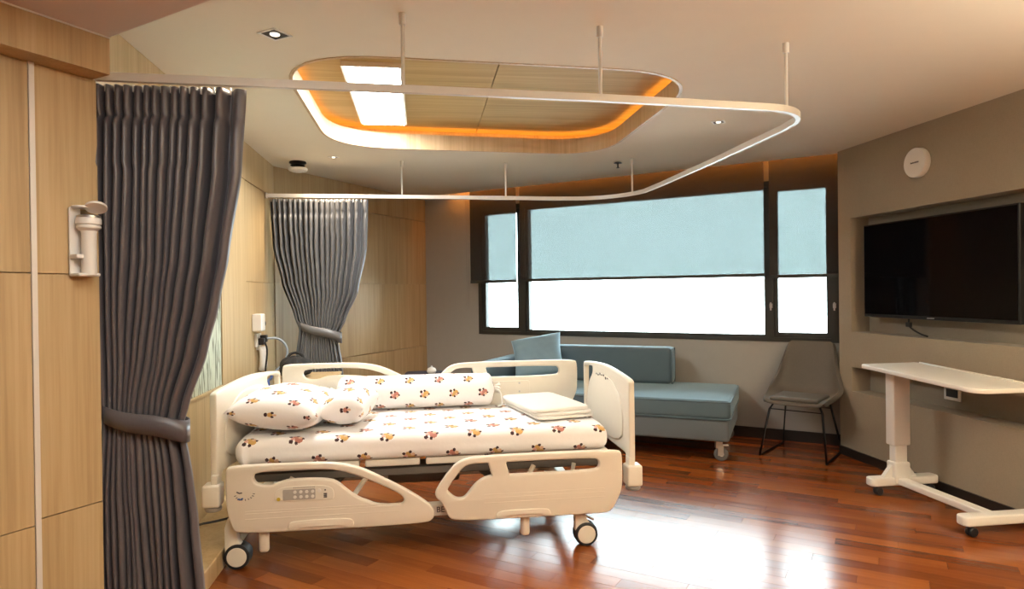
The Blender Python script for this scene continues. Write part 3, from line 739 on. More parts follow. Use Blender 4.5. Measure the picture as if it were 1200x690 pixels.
FH1 = [(0.236, 0.477), (0.197, 0.461), (0.158, 0.415), (0.113, 0.353), (0.125, 0.336), (0.156, 0.307), (0.191, 0.305), (0.211, 0.317), (0.251, 0.369), (0.292, 0.400), (0.338, 0.412), (0.340, 0.412), (0.341, 0.416), (0.325, 0.472), (0.323, 0.476), (0.318, 0.477)]
FH2 = [(0.416, 0.470), (0.418, 0.476), (0.425, 0.477), (0.873, 0.477), (0.903, 0.465), (0.906, 0.430), (0.881, 0.413), (0.44, 0.412), (0.434, 0.413), (0.432, 0.418)]
def sm2(p, it=2): return [(q.x, q.y) for q in smoothpts([Vector(x) for x in p], it)]
def rail_mesh(outlines, y, dx=0, dz=0):
    return plate([[(p[0] + dx, p[1] + dz) for p in sm2(o)] for o in outlines], 0.019, 0.0095, MXZ(y), 3)
YN, YF = 3.319, 4.281                       # rail centre planes
nr = add('side_rail', rail_mesh([HR, HH], YN), IVORY, bed, local=False, smooth=0.7, label='lowered head-end side rail with control panel')
fr = add('side_rail', rail_mesh([FRO, FH1, FH2], YN), IVORY, bed, local=False, smooth=0.7, label='lowered foot-end side rail')
DZ = 0.385
r3 = add('side_rail', rail_mesh([HR, HH], YF, 0.072, DZ), IVORYL, bed, local=False, smooth=0.7, label='raised head-end side rail')
r4 = add('side_rail', rail_mesh([FRO, FH1, FH2], YF, -0.005, DZ - 0.01), IVORYL, bed, local=False, smooth=0.7, label='raised foot-end side rail')
# raised ribs and hand grips on the rails
def rib(par, x0, x1, z, y): add('rib', mbox((x0, y - 0.0015, z - 0.002), (x1, y + 0.0015, z + 0.002), 0.001, 1), IVORY, par, local=False)
for z in (0.262, 0.288, 0.300): rib(nr, -0.86, -0.12, z, 3.300)
for z in (0.275, 0.300, 0.318): rib(fr, 0.30, 0.93, z, 3.300)
def grip(par, x0, x1, z0, z1, y, mat):
    pts = sm2([(x0, z0), (x0 + 0.004, z1 - 0.012), (x0 + 0.03, z1), (x1 - 0.03, z1), (x1 - 0.004, z1 - 0.012), (x1, z0), (x1 - 0.045, z0), (x1 - 0.05, z0 + 0.012), (x0 + 0.05, z0 + 0.012), (x0 + 0.045, z0)], 2)
    add('hand_grip', plate([pts], 0.006, 0.004, MXZ(y), 2), mat, par, local=False, smooth=0.7)
grip(nr, -0.662, -0.345, 0.196, 0.244, 3.299, IVORY); grip(fr, 0.36, 0.645, 0.194, 0.234, 3.299, IVORY)
# control panel on the near head rail
cp = add('control_panel', plate([sm2([(-0.722, 0.340), (-0.722, 0.385), (-0.700, 0.405), (-0.655, 0.412), (-0.50, 0.412), (-0.455, 0.400), (-0.440, 0.380), (-0.440, 0.345), (-0.455, 0.338)], 1)], 0.003, 0.0015, MXZ(3.299)), IVORYL, nr, local=False)
add('keypad', plate([rrect(-0.682, 0.346, -0.528, 0.398, 0.006)], 0.0012, 0.0004, MXZ(3.2955)), PANELG, cp, local=False)
for k in range(4):
    for j in range(2):
        cx, cz = -0.625 + k * 0.028, 0.384 - j * 0.024
        add('button', plate([[(cx + 0.008 * math.cos(2 * PI * q / 14), cz + 0.008 * math.sin(2 * PI * q / 14)) for q in range(14)]], 0.0015, 0.0005, MXZ(3.2935)), WHITEP, cp, local=False)
add('button', plate([[(-0.510 + 0.009 * math.cos(2 * PI * q / 14), 0.386 + 0.009 * math.sin(2 * PI * q / 14)) for q in range(14)]], 0.0015, 0.0005, MXZ(3.2945)), WHITEP, cp, local=False)
add('button', plate([[(-0.702 + 0.009 * math.cos(2 * PI * q / 14), 0.353 + 0.009 * math.sin(2 * PI * q / 14)) for q in range(14)]], 0.0015, 0.0005, MXZ(3.2945)), YEL, cp, local=False, label='yellow button')
bm = bmesh.new()
for k in range(3): box(bm, (-0.489, 3.2948, 0.350 + k * 0.008), (-0.473, 3.2955, 0.356 + k * 0.008))
box(bm, (-0.485, 3.2948, 0.384), (-0.478, 3.2955, 0.391))
for k in range(11):
    x = -0.632 + k * 0.0095; box(bm, (x, 3.2948, 0.4035), (x + 0.006, 3.2955, 0.4055))
add('print', tomesh(bm), PRINTD, cp, local=False, kind='stuff')
# tilt gauge print beside the panel
bm = bmesh.new()
for k in range(9):
    a = math.radians(200 + k * 19); cx, cz = -0.862, 0.385
    p = Vector((cx + 0.040 * math.cos(a), 0, cz + 0.028 * math.sin(a) + 0.005)); q = Vector((cx + 0.050 * math.cos(a), 0, cz + 0.036 * math.sin(a) + 0.005))
    cyl(bm, (p.x, 3.2995, p.z), (q.x, 3.2995, q.z), 0.0016, seg=5)
tube(bm, [(-0.897, 3.2995, 0.398), (-0.885, 3.2995, 0.391), (-0.872, 3.2995, 0.393)], 0.003, 5)
add('gauge_print', tomesh(bm), PRINTD, nr, local=False, kind='stuff')
bm = bmesh.new(); tube(bm, [(-0.893, 3.2995, 0.364), (-0.880, 3.2995, 0.360), (-0.868, 3.2995, 0.366)], 0.0042, 5); add('gauge_print', tomesh(bm), PRINTB, nr, local=False)
# panel ridges and screws inside the raised foot rail
add('inner_panel', plate([rrect(0.36, 0.600, 0.70, 0.76, 0.02)], 0.006, 0.003, MXZ(4.2605)), IVORYL, r4, local=False)
for z in (0.745, 0.69): add('screw', mcyl((0.63, 4.249, z), (0.63, 4.256, z), 0.006, seg=10), STEEL, r4, local=False)
# head and foot boards
def board(zt, sgn):
    """board outline in (y - BY, z): arched frame with two hand slots and an inset panel"""
    o = sm2([(-0.485, 0.395), (-0.485, 0.60), (-0.485, zt - 0.022), (-0.482, zt - 0.002), (-0.455, zt + 0.008), (-0.2, zt + 0.028), (0, zt + 0.036), (0.2, zt + 0.028), (0.455, zt + 0.008), (0.482, zt - 0.002), (0.485, zt - 0.022), (0.485, 0.60), (0.485, 0.395), (0.43, 0.395), (0.425, 0.47), (0.39, 0.475), (-0.39, 0.475), (-0.425, 0.47), (-0.43, 0.395)], 2)
    s1 = sm2([(-0.458, zt - 0.28), (-0.458, zt - 0.26), (-0.458, zt - 0.04), (-0.455, zt - 0.022), (-0.41, zt - 0.014), (-0.265, zt - 0.002), (-0.245, zt - 0.008), (-0.25, zt - 0.045), (-0.315, zt - 0.085), (-0.375, zt - 0.15), (-0.418, zt - 0.25), (-0.425, zt - 0.28)], 2)
    s2 = [(-p[0], p[1]) for p in s1]
    return [o, s2]
def place_board(name, x, zt, rot, label, k=1.0):
    M = Matrix.Translation((x, BY, 0)) @ Matrix.Rotation(rot, 4, 'Z') @ MYZ(0) @ Matrix.Scale(k, 4, (1, 0, 0))
    b = add(name, plate(board(zt, 1), 0.017, 0.009, M, 3), IVORYL, bed, local=False, smooth=0.7, label=label)
    pan = sm2([(-0.36, 0.50), (-0.40, 0.66), (-0.34, zt - 0.11), (-0.26, zt - 0.07), (-0.18, zt - 0.035), (0, zt - 0.022), (0.15, zt - 0.035), (0.21, zt - 0.075), (0.285, zt - 0.13), (0.345, 0.67), (0.37, 0.58), (0.34, 0.50)], 2)
    for s in (-1, 1):
        add('raised_panel', plate([pan], 0.006, 0.004, M @ Matrix.Translation((0, 0, s * 0.018)), 2), IVORYL, b, local=False, smooth=0.7)
    return b, M
hb, HM = place_board('headboard', -0.957, 0.868, math.radians(-8.0), 'ivory arched headboard', 0.915)
fb, FMt = place_board('footboard', 1.088, 0.870, 0.0, 'ivory arched footboard')
bm = bmesh.new()
for k in range(7):
    a = k / 6; yy = 0.12 - a * 0.24; zz = 0.835 + 0.012 * math.sin(PI * a) - (0.006 if k % 2 else 0)
    box(bm, (1.062, BY + yy - 0.009, zz - 0.004 - 0.003 * (k % 3)), (1.0635, BY + yy + 0.009, zz + 0.004))
add('print', tomesh(bm), PRINTD, fb, local=False, kind='stuff')
for b, x, s, ya in ((hb, -0.968, -1, 0.425), (fb, 1.098, 1, 0.455)):
    for y in (BY - ya, BY + ya):
        dx = 0.0
        if s < 0: dx = (y - BY) * math.tan(math.radians(8.0))
        c = add('bumper', mbox((x + dx - 0.042, y - 0.045, 0.315), (x + dx + 0.042, y + 0.045, 0.425), 0.012, 3), IVORYL, b, local=False, smooth=0.7)
        add('bumper_wheel', lathe([(0.001, -0.012), (0.034, -0.012), (0.040, -0.004), (0.040, 0.006), (0.034, 0.012), (0.001, 0.012)], 18, Matrix.Translation((x + dx, y, 0.303))), GREYP, c, local=False, smooth=0.7)
        add('post', mbox((x + dx - 0.016 - s * 0.014, y - 0.030, 0.40), (x + dx + 0.016 - s * 0.014, y + 0.030, 0.47), 0.006, 2), IVORYL, c, local=False)
# mattress platform sections, frame, lift arms
for x0, x1 in ((-0.90, -0.33), (-0.30, -0.02), (0.01, 0.32), (0.35, 0.99)):
    add('platform', mbox((x0, 3.43, 0.452), (x1, 4.17, 0.490), 0.008, 2), IVORYL, bed, local=False)
uf = add('underframe', mbox((-0.86, 3.46, 0.395), (1.02, 3.51, 0.435), 0.004, 1), DARKIN, bed, local=False)
for lo, hi in (((-0.86, 4.09, 0.395), (1.02, 4.14, 0.435)), ((-0.86, 3.51, 0.395), (-0.81, 4.09, 0.435)), ((0.97, 3.51, 0.395), (1.02, 4.09, 0.435)), ((0.05, 3.51, 0.395), (0.10, 4.09, 0.435))):
    add('cross_bar', mbox(lo, hi, 0.004, 1), DARKIN, uf, local=False)
bf = add('base_frame', mbox((-0.93, 3.40, 0.190), (0.86, 3.46, 0.250), 0.006, 2), IVORYL, bed, local=False)
for lo, hi in (((-0.93, 4.14, 0.190), (0.86, 4.20, 0.250)), ((-0.93, 3.46, 0.190), (-0.87, 4.14, 0.250)), ((0.80, 3.46, 0.190), (0.86, 4.14, 0.250))):
    add('frame_bar', mbox(lo, hi, 0.006, 2), IVORYL, bf, local=False)
add('print', textmesh('BED', 0.042, Matrix.Translation((0.098, 3.3995, 0.222)) @ Matrix.Rotation(PI / 2, 4, 'X')), PRINTD, bf, local=False)
for x0, x1 in ((-0.62, -0.40), (0.50, 0.28)):
    for y in (3.56, 4.04):
        add('lift_arm', mtube([(x0, y, 0.22), ((x0 + x1) / 2, y, 0.31), (x1, y, 0.41)], 0.02, 8), DARKIN, bed, local=False, smooth=0.7)
add('motor', mbox((-0.20, 3.70, 0.28), (0.20, 3.86, 0.38), 0.02, 3), DARKIN, bed, local=False, smooth=0.7)
# rail arms and brackets
for x0, x1, par, y, zz in ((-0.42, -0.28, nr, 3.375, 0), (0.46, 0.58, fr, 3.375, 0), (-0.76, -0.66, nr, 3.375, 0), (0.74, 0.80, fr, 3.375, 0)):
    add('rail_arm', mtube([(x0, y, 0.24), ((x0 + x1) / 2, y + 0.02, 0.33), (x1, y + 0.06, 0.42)], 0.013, 8), IVORYL, par, local=False, smooth=0.7)
for x in (-0.785, 0.517):
    add('rail_foot', mbox((x - 0.024, 3.335, 0.080), (x + 0.024, 3.372, 0.215), 0.016, 3), IVORY, bed, local=False, smooth=0.7)
for x, par, dz in ((-0.35, r3, DZ), (0.55, r4, DZ)):
    add('rail_arm', mbox((x - 0.03, 4.17, 0.40), (x + 0.03, 4.30, 0.62), 0.01, 2), IVORYL, par, local=False)
# castors
def castor(x, y, sx):
    c = add('castor_post', plate([sm2([(-0.030, 0.055), (-0.030, 0.25), (0.030, 0.25), (0.030, 0.145), (0.055, 0.115), (0.060, 0.062), (0.035, 0.030), (-0.018, 0.030)], 1)], 0.024, 0.008, Matrix.Translation((x, 0, 0)) @ MXZ(y - 0.004)), IVORYL, bed, local=False, smooth=0.7)
    M = Matrix.Translation((x + 0.030, y, 0.063)) @ Matrix.Rotation(PI / 2, 4, 'X')
    wv = add('wheel', lathe([(0.040, -0.036), (0.050, -0.038), (0.060, -0.034), (0.063, -0.02), (0.063, 0.02), (0.060, 0.034), (0.050, 0.038), (0.040, 0.036)], 28, M), RUBBER, c, local=False, smooth=0.7)
    add('wheel_cover', lathe([(0.001, -0.040), (0.045, -0.040), (0.049, -0.036), (0.049, 0.036), (0.045, 0.040), (0.001, 0.040)], 28, M), IVORYL, c, local=False, smooth=0.7)
    return c
castor(-0.945, 3.385, 1); castor(0.815, 3.385, 1); castor(-0.945, 4.215, 1); castor(0.815, 4.215, 1)
add('brake_pedal', mbox((0.835, 3.39, 0.150), (0.905, 3.42, 0.162), 0.004, 2, Matrix.Translation((0.835, 0, 0.155)) @ Matrix.Rotation(math.radians(28), 4, 'Y') @ Matrix.Translation((-0.835, 0, -0.155))), STEEL, bed, local=False)
add('power_cord', mtube(smoothpts([(-0.93, 3.40, 0.25), (-1.0, 3.36, 0.245), (-1.10, 3.33, 0.24), (-1.14, 3.30, 0.21), (-1.15, 3.29, 0.13), (-1.19, 3.28, 0.12), (-1.233, 3.28, 0.13)], 2, False), 0.006, 7), CABLE, bed, local=False, smooth=True)

# --- mattress with printed sheet
def soft_block(x0, x1, y0, y1, z0, z1, nx=60, ny=26, r=0.045, crown=0.0, seed=1, wr=0.004):
    """rounded soft block: cross-section swept along x, UV in metres wrapped round the section"""
    prof = []
    w, h = (y1 - y0) / 2, (z1 - z0) / 2
    for cx, cz, a0 in ((-w + r, -h + r * 0.5, 180), (-w + r, h - r, 180), (w - r, h - r, 90), (w - r, -h + r * 0.5, 0)):
        pass
    pts = []
    pts.append((0, -h)); pts.append((-w + r, -h))
    for k in range(1, 4): a = math.radians(270 - 30 * k); pts.append((-w + r + r * math.cos(a), -h + r + r * math.sin(a)))
    nside = 3
    for k in range(1, nside): pts.append((-w, -h + r + (2 * h - 2 * r) * k / nside))
    for k in range(0, 7): a = math.radians(180 - 15 * k); pts.append((-w + r + r * math.cos(a), h - r + r * math.sin(a)))
    for k in range(1, ny): pts.append((-w + r + (2 * w - 2 * r) * k / ny, h + crown * math.sin(PI * k / ny)))
    for k in range(0, 7): a = math.radians(90 - 15 * k); pts.append((w - r + r * math.cos(a), h - r + r * math.sin(a)))
    for k in range(1, nside): pts.append((w, h - r - (2 * h - 2 * r) * k / nside))
    for k in range(0, 4): a = math.radians(0 - 30 * k); pts.append((w - r + r * math.cos(a), -h + r + r * math.sin(a)))
    pts.append((0, -h))
    arc = [0]
    for a, b in zip(pts, pts[1:]): arc.append(arc[-1] + math.hypot(b[0] - a[0], b[1] - a[1]))
    npt = len(pts) - 1
    cyy, cz = (y0 + y1) / 2, (z0 + z1) / 2
    def end(t):                               # shrink towards both ends for rounded edges
        d = min(t, 1 - t) * (x1 - x0)
        if d >= r: return 0.0
        return r - math.sqrt(max(0, r * r - (r - d) ** 2))
    xsamp = sorted(set([0.0, 0.08 * r / (x1 - x0)] + [r * (1 - math.cos(math.radians(15 * k))) / (x1 - x0) for k in range(1, 7)] + [1 - r * (1 - math.cos(math.radians(15 * k))) / (x1 - x0) for k in range(0, 7)] + [r / (x1 - x0) + (1 - 2 * r / (x1 - x0)) * k / nx for k in range(nx + 1)]))
    vs, uvs, fs = [], [], []
    for t in xsamp:
        s = end(t); x = x0 + (x1 - x0) * t
        for (py, pz), a in zip(pts, arc):
            yy = py * (w - s) / w; zz = pz * (h - s) / h
            nzv = wr * noise.noise(Vector((x * 7 + seed, py * 9, pz * 16))) if abs(py) > w * 0.96 or pz > 0 else 0
            vs.append((x, cyy + yy + (nzv if abs(py) > w * 0.96 else 0), cz + zz + nzv)); uvs.append((x + 3, a + 0.012))
    n = npt + 1; m = len(xsamp)
    for i in range(m - 1):
        for k in range(npt): fs.append((i * n + k, (i + 1) * n + k, (i + 1) * n + k + 1, i * n + k + 1))
    for i in (0, m - 1):
        vs.append((vs[i * n][0], cyy, cz)); uvs.append((1.0, 0.05)); c = len(vs) - 1
        for k in range(npt): fs.append((i * n + k, i * n + k + 1, c) if i == 0 else (i * n + k + 1, i * n + k, c))
    me = bpy.data.meshes.new('soft'); me.from_pydata(vs, [], fs); me.update()
    ul = me.uv_layers.new(name='UVMap')
    for l in me.loops: ul.data[l.index].uv = uvs[l.vertex_index]
    return me
ma = thing('mattress', 'mattress in a white fitted sheet printed with small brown and orange motifs', 'mattress', (0.0, BY, 0.49))
add('fitted_sheet', soft_block(-0.935, 0.985, 3.395, 4.215, 0.492, 0.622, crown=0.006, wr=0.006), SHEET, ma, local=False, smooth=True)

def pillow(name, label, c, size, rot, group, tilt=(0, 0), pw=2.6, seed=0, uvo=0.0):
    t = thing(name, label, 'pillow', (c[0], c[1], c[2] - size[2] / 2), rot, group)
    nn = 28; vs, uvs, fs = [], [], []
    for side in (1, -1):
        for j in range(nn + 1):
            for i in range(nn + 1):
                a, b = -1 + 2 * i / nn, -1 + 2 * j / nn
                k = 1 - 0.10 * (1 - abs(a) ** 2) * abs(b) ** 3; l = 1 - 0.10 * (1 - abs(b) ** 2) * abs(a) ** 3
                x = a * size[0] / 2 * l; y = b * size[1] / 2 * k
                h = ((1 - abs(a) ** pw) * (1 - abs(b) ** pw)) ** 0.42 * size[2] / 2
                h *= 1 + 0.10 * noise.noise(Vector((a * 1.6 + seed, b * 1.6, 3.0))) + 0.05 * noise.noise(Vector((a * 5 + seed, b * 5, 1.0)))
                vs.append((x, y, side * h + size[2] / 2)); uvs.append((math.copysign(abs(a) * size[0] / 2 + size[2] * 0.45 * (1 - (1 - abs(a) ** pw) ** 0.42), a) + 2 + uvo, math.copysign(abs(b) * size[1] / 2 + size[2] * 0.45 * (1 - (1 - abs(b) ** pw) ** 0.42), b) + 2 + uvo * 0.5))
    n1 = (nn + 1) ** 2
    for s in range(2):
        for j in range(nn):
            for i in range(nn):
                q = [s * n1 + j * (nn + 1) + i, s * n1 + j * (nn + 1) + i + 1, s * n1 + (j + 1) * (nn + 1) + i + 1, s * n1 + (j + 1) * (nn + 1) + i]
                fs.append(tuple(q) if s == 0 else tuple(q[::-1]))
    me = bpy.data.meshes.new('pillow'); me.from_pydata(vs, [], fs); me.update()
    ul = me.uv_layers.new(name='UVMap')
    for l in me.loops: ul.data[l.index].uv = uvs[l.vertex_index]
    bm = bmesh.new(); bm.from_mesh(me); bmesh.ops.remove_doubles(bm, verts=bm.verts, dist=0.0004); bm.to_mesh(me); bm.free()
    me.transform(Matrix.Translation((0, 0, size[2] / 2)) @ Matrix.Rotation(tilt[0], 4, 'X') @ Matrix.Rotation(tilt[1], 4, 'Y') @ Matrix.Translation((0, 0, -size[2] / 2)))
    return t, me
t, me = pillow('pillow', 'large plump printed pillow against the headboard', (-0.722, 3.695, 0.742), (0.46, 0.62, 0.215), math.radians(-7), None, (0, math.radians(4)), 2.4, 2, 0.03)
add('pillowcase', me, SHEET, t, smooth=True)
t, me = pillow('pillow', 'smaller printed pillow between the large pillow and the bolster', (-0.402, 3.745, 0.732), (0.24, 0.48, 0.20), math.radians(-7), None, (0, math.radians(-6)), 2.2, 8, 0.11)
add('pillowcase', me, SHEET, t, smooth=True)

# --- bolster
bo = thing('bolster', 'long printed bolster lying along the raised far rails', 'bolster', (-0.04, 4.135, 0.630), math.radians(-0.5))
L, R_ = 0.98, 0.105
nu, nv = 60, 36
def bf_(a, b):
    x = (a - 0.5) * L; th = 2 * PI * b
    e = min(a, 1 - a) * L; r = R_ * (1 if e > 0.05 else max(0.12, math.sqrt(max(0.0, 1 - ((0.05 - e) / 0.05) ** 2))))
    r *= 1 + 0.03 * noise.noise(Vector((x * 6, math.cos(th) * 1.5, math.sin(th) * 1.5)))
    fl_ = 0.94 if math.sin(th) < 0 else 1.0
    return (x, r * math.cos(th), R_ * 0.95 + r * math.sin(th) * fl_)
add('bolster_cover', grid(nu, nv, bf_, lambda a, b: (a * L * 1.25, b * 2 * PI * R_ * 1.25)), SHEET, bo, smooth=True)
for s in (-1, 1):
    bm = bmesh.new()
    for k in range(7):
        a = 2 * PI * k / 7; tube(bm, [(s * L / 2 * 0.99, 0.012 * math.cos(a), R_ + 0.012 * math.sin(a)), (s * (L / 2 + 0.02), 0.02 * math.cos(a), R_ + 0.02 * math.sin(a)), (s * (L / 2 + 0.035), 0.03 * math.cos(a + 0.5), R_ + 0.03 * math.sin(a + 0.5))], 0.008, 5)
    add('gathered_end', tomesh(bm), TOWEL, bo, smooth=True)
add('tie_cord', mtube(smoothpts([(L / 2, -0.005, R_), (L / 2 + 0.04, -0.03, R_ * 0.8), (L / 2 + 0.045, -0.05, 0.02), (L / 2 + 0.04, -0.07, 0.006), (L / 2 + 0.01, -0.09, 0.006)], 2, False), 0.005, 6), TOWEL, bo, smooth=True)

# --- folded towel / blanket
tw = thing('folded_blanket', 'white blanket folded in a flat stack on the mattress foot end', 'blanket', (0.728, 3.852, 0.634), math.radians(12))
def fold_layer(w, d, z, th, dx, dy, seed):
    def f(a, b):
        # closed loop in the x-z section (b) swept along y (a)
        y = (a - 0.5) * d + dy; q = b * 2 * PI; c, s = math.cos(q), math.sin(q)
        ee = min(a, 1 - a) * d; rc = 0.055; sh_ = 0.0 if ee > rc else rc - math.sqrt(max(0.0, rc * rc - (rc - ee) ** 2))
        x = (abs(c) ** 0.12) * (1 if c > 0 else -1) * (w / 2 - sh_) + dx; zz = (abs(s) ** 0.5) * (1 if s > 0 else -1) * th / 2
        e = min(a, 1 - a) * d; k = 1.0 if e > 0.012 else 0.55 + 0.45 * e / 0.012
        return (x, y, z + th / 2 + zz * k + 0.004 * noise.noise(Vector((x * 7 + seed, y * 7, seed))) * (1 if s > 0 else 0.3))
    me = grid(64, 48, f); bm = bmesh.new(); bm.from_mesh(me)
    bmesh.ops.remove_doubles(bm, verts=bm.verts, dist=1e-5); bmesh.ops.holes_fill(bm, edges=bm.edges, sides=0); bm.to_mesh(me); bm.free(); return me
for k, (w_, d_, z_, th_, dx, dy) in enumerate(((0.35, 0.60, 0.000, 0.020, 0.012, 0.0), (0.345, 0.59, 0.019, 0.018, 0.006, 0.004), (0.35, 0.57, 0.036, 0.024, -0.008, 0.014))):
    add('fold', fold_layer(w_, d_, z_, th_, dx, dy, k), TOWEL, tw, smooth=True)

# ================================================================== SOFA
sf = thing('sofa_bed', 'blue grey daybed sofa with a side back on castors under the window', 'sofa', (2.32, 4.725, 0), math.radians(-30.6))
add('base', mbox((-2.20, 0.0, 0.165), (0.0, 0.985, 0.332), 0.02, 3), SOFAB, sf, smooth=0.7, label='grey fabric base')
sc = add('seat_cushion', mbox((-2.05, -0.012, 0.334), (0.014, 0.985, 0.484), 0.035, 4), SOFA, sf, smooth=0.7)
pz = [(p[0], p[1], 0.470) for p in rrect(-2.04, -0.008, 0.011, 0.980, 0.035)]
add('piping', mtube(pz, 0.006, 6, True), SOFA, sc, smooth=True)
add('piping', mtube([(p[0], p[1], 0.340) for p in pz], 0.006, 6, True), SOFA, sc, smooth=True)
bc = add('backrest', mbox((-2.05, 0.745, 0.486), (-0.545, 0.965, 0.818), 0.04, 4), SOFA, sf, smooth=0.7)
add('piping', mtube([(-0.549, p[0], p[1]) for p in rrect(0.755, 0.49, 0.955, 0.808, 0.035)], 0.005, 6, True), SOFA, bc, smooth=True)
add('armrest', mbox((-2.22, 0.02, 0.166), (-2.06, 0.975, 0.705), 0.04, 4), SOFA, sf, smooth=0.7)
def scastor(x, y, rz):
    c = add('castor_fork', mbox((-0.028, -0.022, 0.10), (0.028, 0.022, 0.168), 0.006, 2, Matrix.Translation((x, y, 0)) @ Matrix.Rotation(rz, 4, 'Z')), STEEL, sf)
    M = Matrix.Translation((x, y, 0.055)) @ Matrix.Rotation(rz, 4, 'Z') @ Matrix.Translation((0.018, 0, 0)) @ Matrix.Rotation(PI / 2, 4, 'X')
    wv = add('wheel', lathe([(0.001, -0.018), (0.046, -0.018), (0.055, -0.010), (0.055, 0.010), (0.046, 0.018), (0.001, 0.018)], 24, M), SOFAW, c, smooth=0.7)
    add('hub', lathe([(0.001, -0.021), (0.018, -0.021), (0.018, 0.021), (0.001, 0.021)], 14, M), WHITEP, c, smooth=0.7)
    for s in (-1, 1): add('fork_cheek', mbox((-0.012, s * 0.026 - 0.003, 0.045), (0.032, s * 0.026 + 0.003, 0.12), 0.002, 1, Matrix.Translation((x, y, 0)) @ Matrix.Rotation(rz, 4, 'Z')), STEEL, c)
    add('brake_lever', mbox((0.02, -0.012, 0.118), (0.075, 0.012, 0.128), 0.003, 1, Matrix.Translation((x, y, 0)) @ Matrix.Rotation(rz, 4, 'Z')), WHITEP, c)
for x, y, rz in ((-0.085, 0.085, 0.3), (-0.10, 0.90, 0.2), (-2.10, 0.09, 0.4), (-2.10, 0.90, 0.1)): scastor(x, y, rz)
# cushion leaning in the corner
t, me = pillow('cushion', 'pale blue square cushion leaning in the sofa corner', (0, 0, 0.10), (0.49, 0.47, 0.20), 0, None, (0, 0), 3.0, 5)
CM = Matrix.Translation((2.32, 4.725, 0)) @ Matrix.Rotation(math.radians(-30.6), 4, 'Z')
t['category'] = 'cushion'
cl_ = CM @ Vector((-1.76, 0.55, 0.486)); t.location = cl_; t.rotation_euler = (0, 0, math.radians(-30.6 + 16))
me.transform(Matrix.Translation((0, 0, 0.235)) @ Matrix.Rotation(math.radians(-10), 4, 'Y') @ Matrix.Rotation(math.radians(54), 4, 'X') @ Matrix.Translation((0, 0, -0.10)))
add('cushion_cover', me, CUSH, t, smooth=True)

# ================================================================== CHAIR
ch = thing('side_chair', 'taupe upholstered shell chair on black rod legs by the window corner', 'chair', (3.045, 4.925, 0), math.atan2(-0.676 * -1, 0.737 * 1) - PI / 2)
# local: +y is the back, x across
PC = [(-0.245, 0.420), (-0.238, 0.445), (-0.16, 0.452), (-0.03, 0.447), (0.09, 0.443), (0.155, 0.456), (0.200, 0.510), (0.222, 0.590), (0.243, 0.680), (0.263, 0.780), (0.279, 0.850), (0.287, 0.885), (0.291, 0.897)]
PE = [(-0.235, 0.428), (-0.225, 0.458), (-0.16, 0.478), (-0.06, 0.492), (0.03, 0.508), (0.092, 0.533), (0.135, 0.575), (0.165, 0.640), (0.196, 0.715), (0.226, 0.790), (0.254, 0.855), (0.270, 0.886), (0.281, 0.899)]
PWD = [0.200, 0.224, 0.240, 0.252, 0.260, 0.261, 0.247, 0.223, 0.206, 0.191, 0.179, 0.168, 0.150]
def crom(tab, q):
    i = min(int(q), len(tab) - 2); t = q - i; n = len(tab)
    p0, p1, p2, p3 = [Vector(tab[min(max(k, 0), n - 1)]) if isinstance(tab[0], tuple) else Vector((tab[min(max(k, 0), n - 1)], 0)) for k in (i - 1, i, i + 1, i + 2)]
    return 0.5 * ((2 * p1) + (p2 - p0) * t + (2 * p0 - 5 * p1 + 4 * p2 - p3) * t * t + (3 * p1 - p0 - 3 * p2 + p3) * t ** 3)
def ch_f(a, b):
    q = b * (len(PC) - 1); c, e, w_ = crom(PC, q), crom(PE, q), crom(PWD, q).x
    s = 2 * a - 1; k = abs(s) ** 2.4; p = c * (1 - k) + e * k
    return (w_ * math.sin(s * PI / 2) * 0.5 + w_ * s * 0.5, p.x, p.y)
sh = add('shell', grid(24, 48, ch_f), CHAIRF, ch, smooth=True)
md = sh.modifiers.new('thick', 'SOLIDIFY'); md.thickness = 0.034; md.offset = -1
md = sh.modifiers.new('round', 'BEVEL'); md.width = 0.010; md.segments = 2; md.limit_method = 'ANGLE'; md.angle_limit = math.radians(50)
add('seat_pad', mbox((-0.185, -0.228, 0.448), (0.185, 0.12, 0.482), 0.016, 4), CHAIRF, ch, smooth=0.8)
for s in (-1, 1):
    pts = [(s * 0.17, -0.14, 0.425), (s * 0.20, -0.17, 0.37), (s * 0.25, -0.265, 0.008), (s * 0.235, 0.275, 0.008), (s * 0.17, 0.16, 0.42)]
    add('leg_frame', mtube(pts, 0.0095, 8), BLACKM, ch, smooth=True)
for y, x, z in ((-0.17, 0.20, 0.372), (0.185, 0.183, 0.36)): add('cross_bar', mcyl((-x, y, z), (x, y, z), 0.0045, seg=8), BLACKM, ch, smooth=0.7)

# ================================================================== OVERBED TABLE
ot = thing('overbed_table', 'ivory overbed table with a wheeled base by the television wall', 'table', (3.05, 3.50, 0))
def tz_(y): return 0.795 + (y - 3.1) * 0.040
TM = Matrix.Translation((0, 3.1, 0.795)) @ Matrix.Rotation(math.atan(0.040), 4, 'X') @ Matrix.Translation((0, -3.1, 0))
top = [(2.855, 3.93), (2.875, 3.945), (3.245, 3.945), (3.262, 3.93)] + [(3.262 - 0.10 + 0.10 * math.cos(math.radians(-15 * k)), 3.10 + 0.07 * math.sin(math.radians(-15 * k))) for k in range(0, 7)]
top += [(2.955 + 0.10 * math.cos(math.radians(-90 - 15 * k)), 3.10 + 0.07 * math.sin(math.radians(-90 - 15 * k))) for k in range(0, 7)]
tp = add('table_top', plate([top], 0.013, 0.005, TM @ Matrix.Translation((0, 0, 0.0)), 2), WHITEP, ot, local=False, smooth=0.7)
add('raised_edge', mtube([TM @ Vector((3.250, y, 0.016)) for y in (3.90, 3.6, 3.4, 3.15)], 0.006, 6), IVORYL, tp, local=False, smooth=True)
